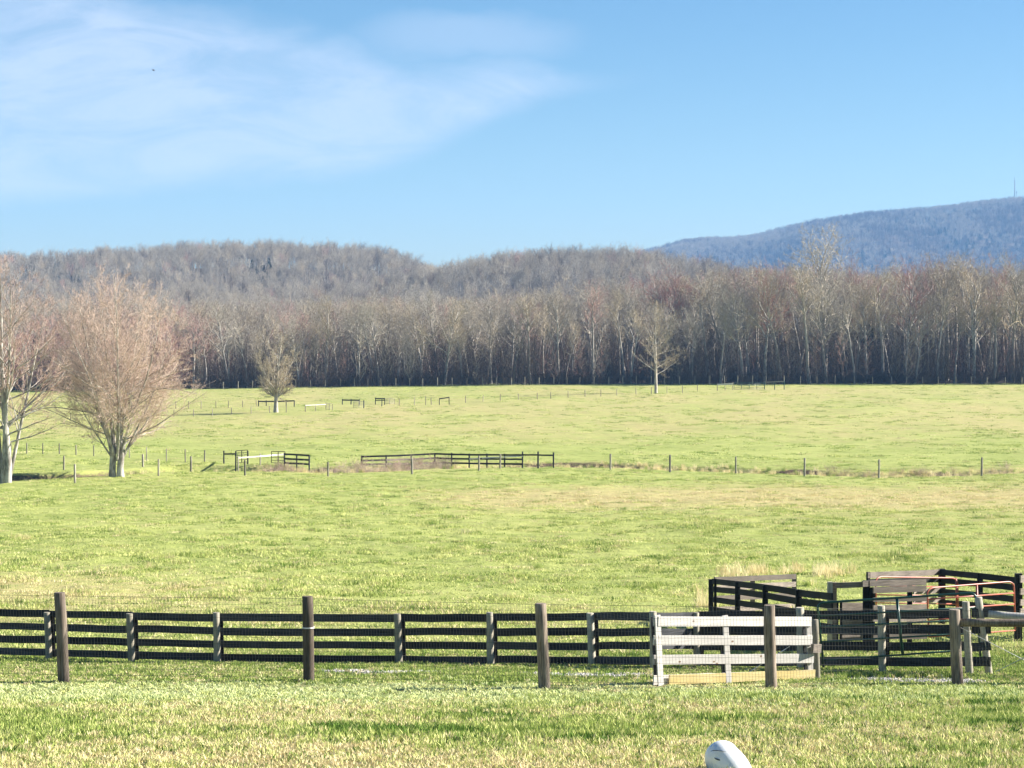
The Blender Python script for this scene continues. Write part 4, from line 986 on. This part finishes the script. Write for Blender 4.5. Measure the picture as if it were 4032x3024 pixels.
# lawn in front of and between the fences
def lawn():
    n = 100000
    Yv = 13 + 38 * rs.rand(n) ** .95; X_ = (rs.rand(n) * 2 - 1) * (Yv * .27 + 1.5)
    mown = (Yv < 34.3)
    dn = fbm(X_ / .8, Yv / .8, 51, 3); big = fbm(X_ / 3.2, Yv / 2.4, 52, 3)
    keep = rs.rand(n) < np.where(mown, .55 + .45 * dn, .8) * np.where(Yv > 42, .7, 1)
    gy = np.exp(-((Yv - track_y(X_) + .25) / 1.1) ** 2) * track_d(X_)
    keep &= ~((gy > .4) & (rs.rand(n) < .88))
    for (pu, pv, rx, ry) in ((3010, 2975, .35, .28), (2950, 2862, .25, .25)):
        Y0 = G(pu, pv); X0 = x_of(pu, Y0); keep &= ~((((X_ - X0) / rx) ** 2 + ((Yv - Y0) / ry) ** 2 < 1) & (rs.rand(n) < .8))
    Xk, Yk, dk, bk = X_[keep], Yv[keep], dn[keep], big[keep]; n = len(Xk)
    band = 1.2 * np.exp(-((Yk - 32.2) / 2.4) ** 2) * np.interp(2016 + F * Xk / Yk, [0, 1600, 2600, 4032], [1, 1, .5, .45])
    p = bk + (rs.rand(n) - .5) * .62
    kind = np.where(p < .40, 0, np.where(p < .62, 1, 2)); kind = np.where((dk > .66) & (bk < .5), 3, kind)
    kind = np.where(band * 1.1 > rs.rand(n), np.where(rs.rand(n) < .75, 4, 1), kind)
    kind = np.where((rs.rand(n) < .10) & (kind != 4), 3, kind)
    kind = np.where((Yk > 34.5) & (rs.rand(n) < .55), np.where(rs.rand(n) < .7, 0, 3), kind)
    hs_ = (.55 + 1.1 * np.clip(.75 - bk, 0, 1) + .5 * dk) * (1 - .45 * band) * np.interp(Yk, [31, 32.8, 34, 37, 39.5, 44, 46], [1, .75, .55, .85, .65, .5, .8])
    ws = .8 + .5 * rs.rand(n)
    gn_scatter('grass', gk, np.stack([Xk, Yk, height(Xk, Yk)], -1), np.stack([rs.randn(n) * .1, rs.randn(n) * .1, rs.rand(n) * 6.28], -1), np.stack([ws, ws, hs_], -1), kind * 3 + rs.randint(0, 3, n),
               'patchy green and straw-coloured lawn grass in the foreground', 'grass')
lawn()
fk = []
for m in ('g_green', 'g_yellow', 'g_dry', 'g_deep'):
    for j in range(2): fk.append(blade_mesh('t', 34, .085, .016, .17, .8, M[m], rg))
def field():
    n = 95000
    Yv = 46 + 150 * rs.rand(n) ** 1.25; X_ = (rs.rand(n) * 2 - 1) * (Yv * .27 + 2)
    cl1 = fbm(X_ / 1.6, Yv / 1.9, 61, 3); big = fbm(X_ / 14, Yv / 14, 62, 3)
    keep = rs.rand(n) < (.13 + .9 * sm((cl1 - .50) / .16))
    keep &= np.abs(Yv - creek_y(X_)) > 1.8
    Xk, Yk, ck, bk = X_[keep], Yv[keep], cl1[keep], big[keep]; n = len(Xk)
    u = 2016 + F * Xk / Yk
    dryb = .85 * np.exp(-((Yk - 140) / 14) ** 2) * sm((u - 1300) / 900) + .5 * np.exp(-((Yk - 74) / 7) ** 2) * sm((1300 - u) / 900) + .15 * np.exp(-((Yk - 62) / 6) ** 2)
    p = rs.rand(n)
    kind = np.where(p < .30, 0, np.where(p < .80, 1, np.where(p < .90, 2, 3))); kind = np.where(rs.rand(n) < dryb, 2, kind)
    hs_ = .34 + .75 * rs.rand(n) ** 2 + .8 * sm((ck - .6) / .15) ; hs_ = np.where(rs.rand(n) < .012, hs_ * 2.2, hs_)
    ws = .8 + .9 * rs.rand(n)
    gn_scatter('pasture_grass', fk, np.stack([Xk, Yk, height(Xk, Yk)], -1), np.stack([rs.randn(n) * .08, rs.randn(n) * .08, rs.rand(n) * 6.28], -1), np.stack([ws, ws, hs_], -1), kind * 2 + rs.randint(0, 2, n),
               'tussocky pasture grass between the plank fence and the creek', 'grass')
field()
def far_field():
    n = 42000
    Yv = 194 + 222 * rs.rand(n); X_ = (rs.rand(n) * 2 - 1) * (Yv * .27 + 2)
    cl1 = fbm(X_ / 3.2, Yv / 5.0, 71, 3); keep = rs.rand(n) < (.05 + .65 * sm((cl1 - .56) / .12))
    keep &= np.abs(Yv - creek_y(X_)) > 2.5
    Xk, Yk, ck = X_[keep], Yv[keep], cl1[keep]; n = len(Xk)
    p = rs.rand(n); kind = np.where(p < .45, 0, np.where(p < .86, 1, np.where(p < .94, 2, 3)))
    ws = 1.4 + 1.6 * rs.rand(n); hs_ = .7 + 1.0 * rs.rand(n)
    gn_scatter('far_grass', fk, np.stack([Xk, Yk, height(Xk, Yk)], -1), np.stack([rs.randn(n) * .08, rs.randn(n) * .08, rs.rand(n) * 6.28], -1), np.stack([ws, ws, hs_], -1), kind * 2 + rs.randint(0, 2, n),
               'scattered ranker tussocks in the far pasture beyond the creek', 'grass')
far_field()
# dry straw tussocks near the pens and along the ditch
def reeds():
    rk = [blade_mesh('t', 26, .5, .022, .13, .5, M['g_reed'], rg) for _ in range(3)] + [blade_mesh('t', 60, .5, .014, .12, .4, M['g_green'], rg)]
    bk = [joined('b', bush(350 + k, 1.3, .012, 10), M['bark_grey'], M[m]) for k, m in enumerate(['twig_rust', 'twig_tan'])]
    pts = []; kk = []; sc = []
    def add(u, v, k, s, Y0=None):
        Y1 = Y0 or G(u, v); x = x_of(u, Y1); pts.append((x, Y1, gz(x, Y1))); kk.append(k); sc.append(s)
    for _ in range(16): add(rg.gauss(2890, 45), rg.gauss(2266, 12), rg.randrange(3), rg.uniform(.5, 1.1))
    for _ in range(8): add(rg.gauss(3000, 25), rg.gauss(2255, 6), rg.randrange(3), rg.uniform(.4, .9))
    for _ in range(9): add(rg.gauss(3130, 25), rg.gauss(2250, 8), rg.randrange(3), rg.uniform(.4, .9))
    for _ in range(18): add(rg.gauss(3280, 45), rg.gauss(2258, 10), rg.randrange(3), rg.uniform(.5, 1.1))
    for _ in range(8): add(rg.gauss(2780, 18), rg.gauss(2385, 16), rg.randrange(3), rg.uniform(.5, 1.0))
    for (u, v) in ((2576, 2315), (2730, 2330), (3195, 2305), (3575, 2200), (3490, 2212), (3830, 2208), (90, 2130), (2120, 2232), (180, 2240), (230, 2238), (600, 2235), (2360, 2175), (1030, 2330)):
        for _ in range(3): add(u + rg.gauss(0, 12), v + rg.gauss(0, 2), rg.choice((0, 3, 3)), rg.uniform(.35, .6))
    for _ in range(1900):
        x = rg.uniform(-60, 62); u = 2016 + F * x / 180
        wgt = np.interp(u, [0, 400, 900, 1200, 2100, 2300, 2800, 4032], [.12, .12, .2, .6, .6, 1, 1, .8])
        if rg.random() > wgt: continue
        side = rg.choice((-1, -1, 1)); y = float(creek_y(x)) + side * rg.uniform(1.2, 2.8)
        pts.append((x, y, gz(x, y))); kk.append(rg.randrange(3) if rg.random() < .8 else 3); sc.append(rg.uniform(.35, .95))
    for _ in range(110):
        u = rg.choice((1140, 1370, 1500, 1620, 1700)) + rg.gauss(0, 50); x = x_of(u, 182); y = float(creek_y(x)) + rg.uniform(-2.5, 3); pts.append((x, y, gz(x, y))); kk.append(4 + rg.randrange(2)); sc.append(rg.uniform(.5, 1.0))
    for _ in range(60):
        u = rg.uniform(3200, 4100); x = x_of(u, 178); y = float(creek_y(x)) + rg.uniform(.5, 3); pts.append((x, y, gz(x, y))); kk.append(4 + rg.randrange(2)); sc.append(rg.uniform(.3, .7))
    n = len(pts); s = np.array(sc)
    gn_scatter('dry_grass', rk + bk, np.array(pts), np.stack([rs.randn(n) * .08, rs.randn(n) * .08, rs.rand(n) * 6.28], -1), np.stack([s, s, s], -1), np.array(kk),
               'straw-coloured tussocks and scrub along the creek and beside the pens', 'dry grass')
reeds()
# gravel on the track between the fences
def gravel():
    m, t, out = newmat('gravel'); oi = N(t, 'ShaderNodeNewGeometry')
    nn = noise(t, oi.outputs['Position'], 30, 2); princ(t, out, mixc(t, maprange(t, nn, .3, .7), (.42, .40, .37), (.62, .60, .56)), .9, .2)
    ks = []
    for k in range(3):
        mb = MB(); pts = [Vector((rg.uniform(.7, 1.2) * a, rg.uniform(.7, 1.2) * b, rg.uniform(.5, .8) * c_)) * .018 for a, b, c_ in ((1, 0, 0), (0, 1, 0), (-1, 0, 0), (0, -1, 0), (0, 0, 1), (0, 0, -1))]
        mb.v = pts; mb.f = [(0, 1, 4), (1, 2, 4), (2, 3, 4), (3, 0, 4), (1, 0, 5), (2, 1, 5), (3, 2, 5), (0, 3, 5)]
        ks.append(mb.build('g', m, link=False))
    n = 16000; X_ = (rs.rand(n) * 2 - 1) * 12; Yv = track_y(X_) + rs.randn(n) * .42
    dens = track_d(X_) * (.25 + .75 * sm((fbm(X_ / .7, Yv / .5, 60, 2) - .35) / .2)); keep = rs.rand(n) < dens
    X_, Yv = X_[keep], Yv[keep]; n = len(X_); s = .6 + .9 * rs.rand(n)
    gn_scatter('gravel', ks, np.stack([X_, Yv, height(X_, Yv) + .006], -1), np.stack([rs.rand(n) * 6, rs.rand(n) * 6, rs.rand(n) * 6], -1), np.stack([s, s, s], -1), rs.randint(0, 3, n),
               'pale gravel showing through the grass of the track between the fences', 'gravel')
gravel()
# broad-leaved weeds on the lawn
def weed(u, v, label, s=1.0):
    Y0 = G(u, v); x = x_of(u, Y0); z = gz(x, Y0); vs = []; f = []
    for k in range(16):
        a = k * 2.4; L = rg.uniform(.10, .19) * s; w = .022 * s; up = rg.uniform(.4, 1.1); q = len(vs)
        d = Vector((math.cos(a), math.sin(a), up)).normalized(); sd_ = Vector((-math.sin(a), math.cos(a), 0)) * w
        p1 = d * L * .5; p2 = d * L + Vector((0, 0, -.03 * s))
        vs += [Vector((0, 0, -.01)), p1 - sd_, p1 + Vector((0, 0, -.008)), p1 + sd_, p2]; f += [(q, q + 1, q + 2), (q, q + 2, q + 3), (q + 1, q + 4, q + 2), (q + 2, q + 4, q + 3)]
    mb = MB(); mb.v = vs; mb.f = f; o = mb.build('broadleaf_weed', M['g_deep']); o.location = (x, Y0, z); tag(o, label, 'weed')
weed(3862, 2800, 'clump of dark broad leaves on the lawn below the last round post', 1.2)
weed(3985, 2905, 'clump of dark broad leaves near the lower right frame edge', 1.1)

# ------------------------------------------------------------------ white toy, tower, bird
def toy():
    Y0 = 19.15; base = P3(2860, 3040, Y0); base.z = gz(base.x, Y0)
    root = empty('plastic_toy', base, 'rounded white plastic toy with an aqua patch lying on the lawn at the bottom edge', 'toy')
    A = P3(2846, 2984, Y0); B = P3(2925, 3092, Y0 - .1)
    nr, ns = 22, 28; vs = []; f = []
    ax = (B - A); L = ax.length; ax.normalize(); up = Vector((0, 1, 0)); sx = ax.cross(up).normalized(); sy = sx.cross(ax)
    for i in range(nr + 1):
        s = i / nr
        if s < .45:
            a = s / .45 * math.pi / 2; t = -.150 * math.cos(a); r = .150 * math.sin(a) + .002
        else: t = (s - .45) / .55 * L * .8; r = .150 * (1 + .10 * math.sin((s - .45) / .55 * 3))
        for j in range(ns):
            b = 2 * math.pi * j / ns; rr = r * (1 + .035 * math.cos(2 * b))
            vs.append(A + ax * t + sx * (math.cos(b) * rr) + sy * (math.sin(b) * rr))
    for i in range(nr):
        for j in range(ns): a = i * ns + j; b = i * ns + (j + 1) % ns; f.append((a, b, b + ns, a + ns))
    mb = MB(True); mb.v = vs; mb.f = f; body = mb.build('shell', M['white_plastic'], root)
    dep = body.data
    # slot and crease laid on as dark strips, their shade given by colour
    def strip(name, pts, w, mat):
        m2 = MB(True); P = [P3(u_, v_, Y0 - .140 + o_) for u_, v_, o_ in pts]; m2.tube(P, [w * .4] + [w] * (len(P) - 2) + [w * .3], 8); return m2.build(name, mat, root)
    strip('slot', [(2815, 2984, .0), (2824, 2989, -.004), (2836, 2993, -.004), (2850, 2996, 0)], .006, M['slot_shade'])
    strip('crease', [(2800, 2958, .03), (2812, 2955, .012), (2826, 2955, .008), (2845, 2957, .006), (2862, 2960, .012)], .0035, M['slot_shade'])
    m2 = MB(True); pts = [P3(2905, 3012, Y0 - .13), P3(2922, 3034, Y0 - .13), P3(2944, 3070, Y0 - .14)]; m2.tube(pts, [.025, .05, .05], 12); m2.build('patch', M['aqua_plastic'], root)
toy()
def tower():
    Y0 = 4190; m = metal('galvanised', (.16, .17, .18), (.2, .2, .21), .6)
    x = x_of(3992, Y0); zb = gz(x, Y0) ; zt = z_of(697, Y0)
    root = empty('radio_tower', (x, Y0, zb), 'thin tall radio mast on the mountain top at the right', 'tower')
    mb = MB()
    w = .9
    for a in range(3):
        dx, dy = math.cos(a * 2.09) * w, math.sin(a * 2.09) * w; mb.tube([(x + dx, Y0 + dy, zb - 5), (x + dx, Y0 + dy, zt - 6)], .28, 4)
    z = zb
    while z < zt - 8:
        for a in range(3): mb.tube([(x + math.cos(a * 2.09) * w, Y0 + math.sin(a * 2.09) * w, z), (x + math.cos(a * 2.09 + 2.09) * w, Y0 + math.sin(a * 2.09 + 2.09) * w, z + 2.5)], .14, 3)
        z += 2.5
    mb.build('lattice', m, root)
    mb = MB(); mb.tube([(x, Y0, zt - 7), (x, Y0, zt)], .3, 5); mb.build('antenna', m, root)
    for uu, vt, lab in ((3970, 772, 'short antenna mast left of the tall radio mast'), (4000, 752, 'slim second mast right beside the tall radio mast')):
        x2 = x_of(uu, Y0); b = Vector((x2, Y0, gz(x2, Y0))); mb = MB(); mb.tube([(0, 0, -4), (0, 0, z_of(vt, Y0) - b.z)], .45, 5); mb.box((-1, 0, z_of(vt, Y0) - b.z - 2), (1, 0, z_of(vt, Y0) - b.z - 2), 1.2, .5)
        o = mb.build('antenna_mast', m); o.location = b; tag(o, lab, 'mast')
tower()
def bird():
    Y0 = 380; c0 = P3(607, 277, Y0); m = metal('feathers', (.03, .03, .03), (.06, .05, .05), .8)
    mb = MB(True); mb.tube([(-.28, 0, 0), (-.16, 0, .02), (0, 0, .02), (.16, 0, .02), (.24, 0, .03), (.30, 0, .02)], [.01, .045, .07, .055, .045, .008], 8)
    k = len(mb.v)
    for sg in (-1, 1):
        q = len(mb.v)
        mb.v += [Vector((.12, 0, .05)), Vector((-.10, 0, .05)), Vector((.10, sg * .25, .17)), Vector((-.10, sg * .25, .16)), Vector((-.06, sg * .55, .10)), Vector((-.02, sg * .5, .11))]
        mb.f += [(q, q + 1, q + 3, q + 2), (q + 2, q + 3, q + 4, q + 5)]
    q = len(mb.v); mb.v += [Vector((-.24, -.02, 0)), Vector((-.24, .02, 0)), Vector((-.42, .08, 0)), Vector((-.42, -.08, 0))]; mb.f.append((q, q + 1, q + 2, q + 3))
    o = mb.build('bird', m); o.location = c0; o.rotation_euler = (.3, .2, R(40)); tag(o, 'tiny dark bird flying high against the thin cloud', 'bird')
bird()

# ------------------------------------------------------------------ air
def haze():
    m = bpy.data.materials.new('haze'); m.use_nodes = True; t = m.node_tree; t.nodes.clear(); out = N(t, 'ShaderNodeOutputMaterial')
    v = N(t, 'ShaderNodeVolumePrincipled'); v.inputs['Color'].default_value = (.26, .54, 1.0, 1); v.inputs['Density'].default_value = 0.00012; v.inputs['Anisotropy'].default_value = 0.0
    t.links.new(v.outputs[0], out.inputs['Volume'])
    mb = MB(); x, y0, y1, z0, z1 = 3100, -60, 5100, -12, 340
    mb.v = [Vector(p) for p in ((-x, y0, z0), (x, y0, z0), (x, y1, z0), (-x, y1, z0), (-x, y0, z1), (x, y0, z1), (x, y1, z1), (-x, y1, z1))]
    mb.f = [(0, 3, 2, 1), (4, 5, 6, 7), (0, 1, 5, 4), (1, 2, 6, 5), (2, 3, 7, 6), (3, 0, 4, 7)]
    o = mb.build('haze', m); tag(o, 'thin blue haze in the air over the valley', 'haze', kind='stuff')
haze()
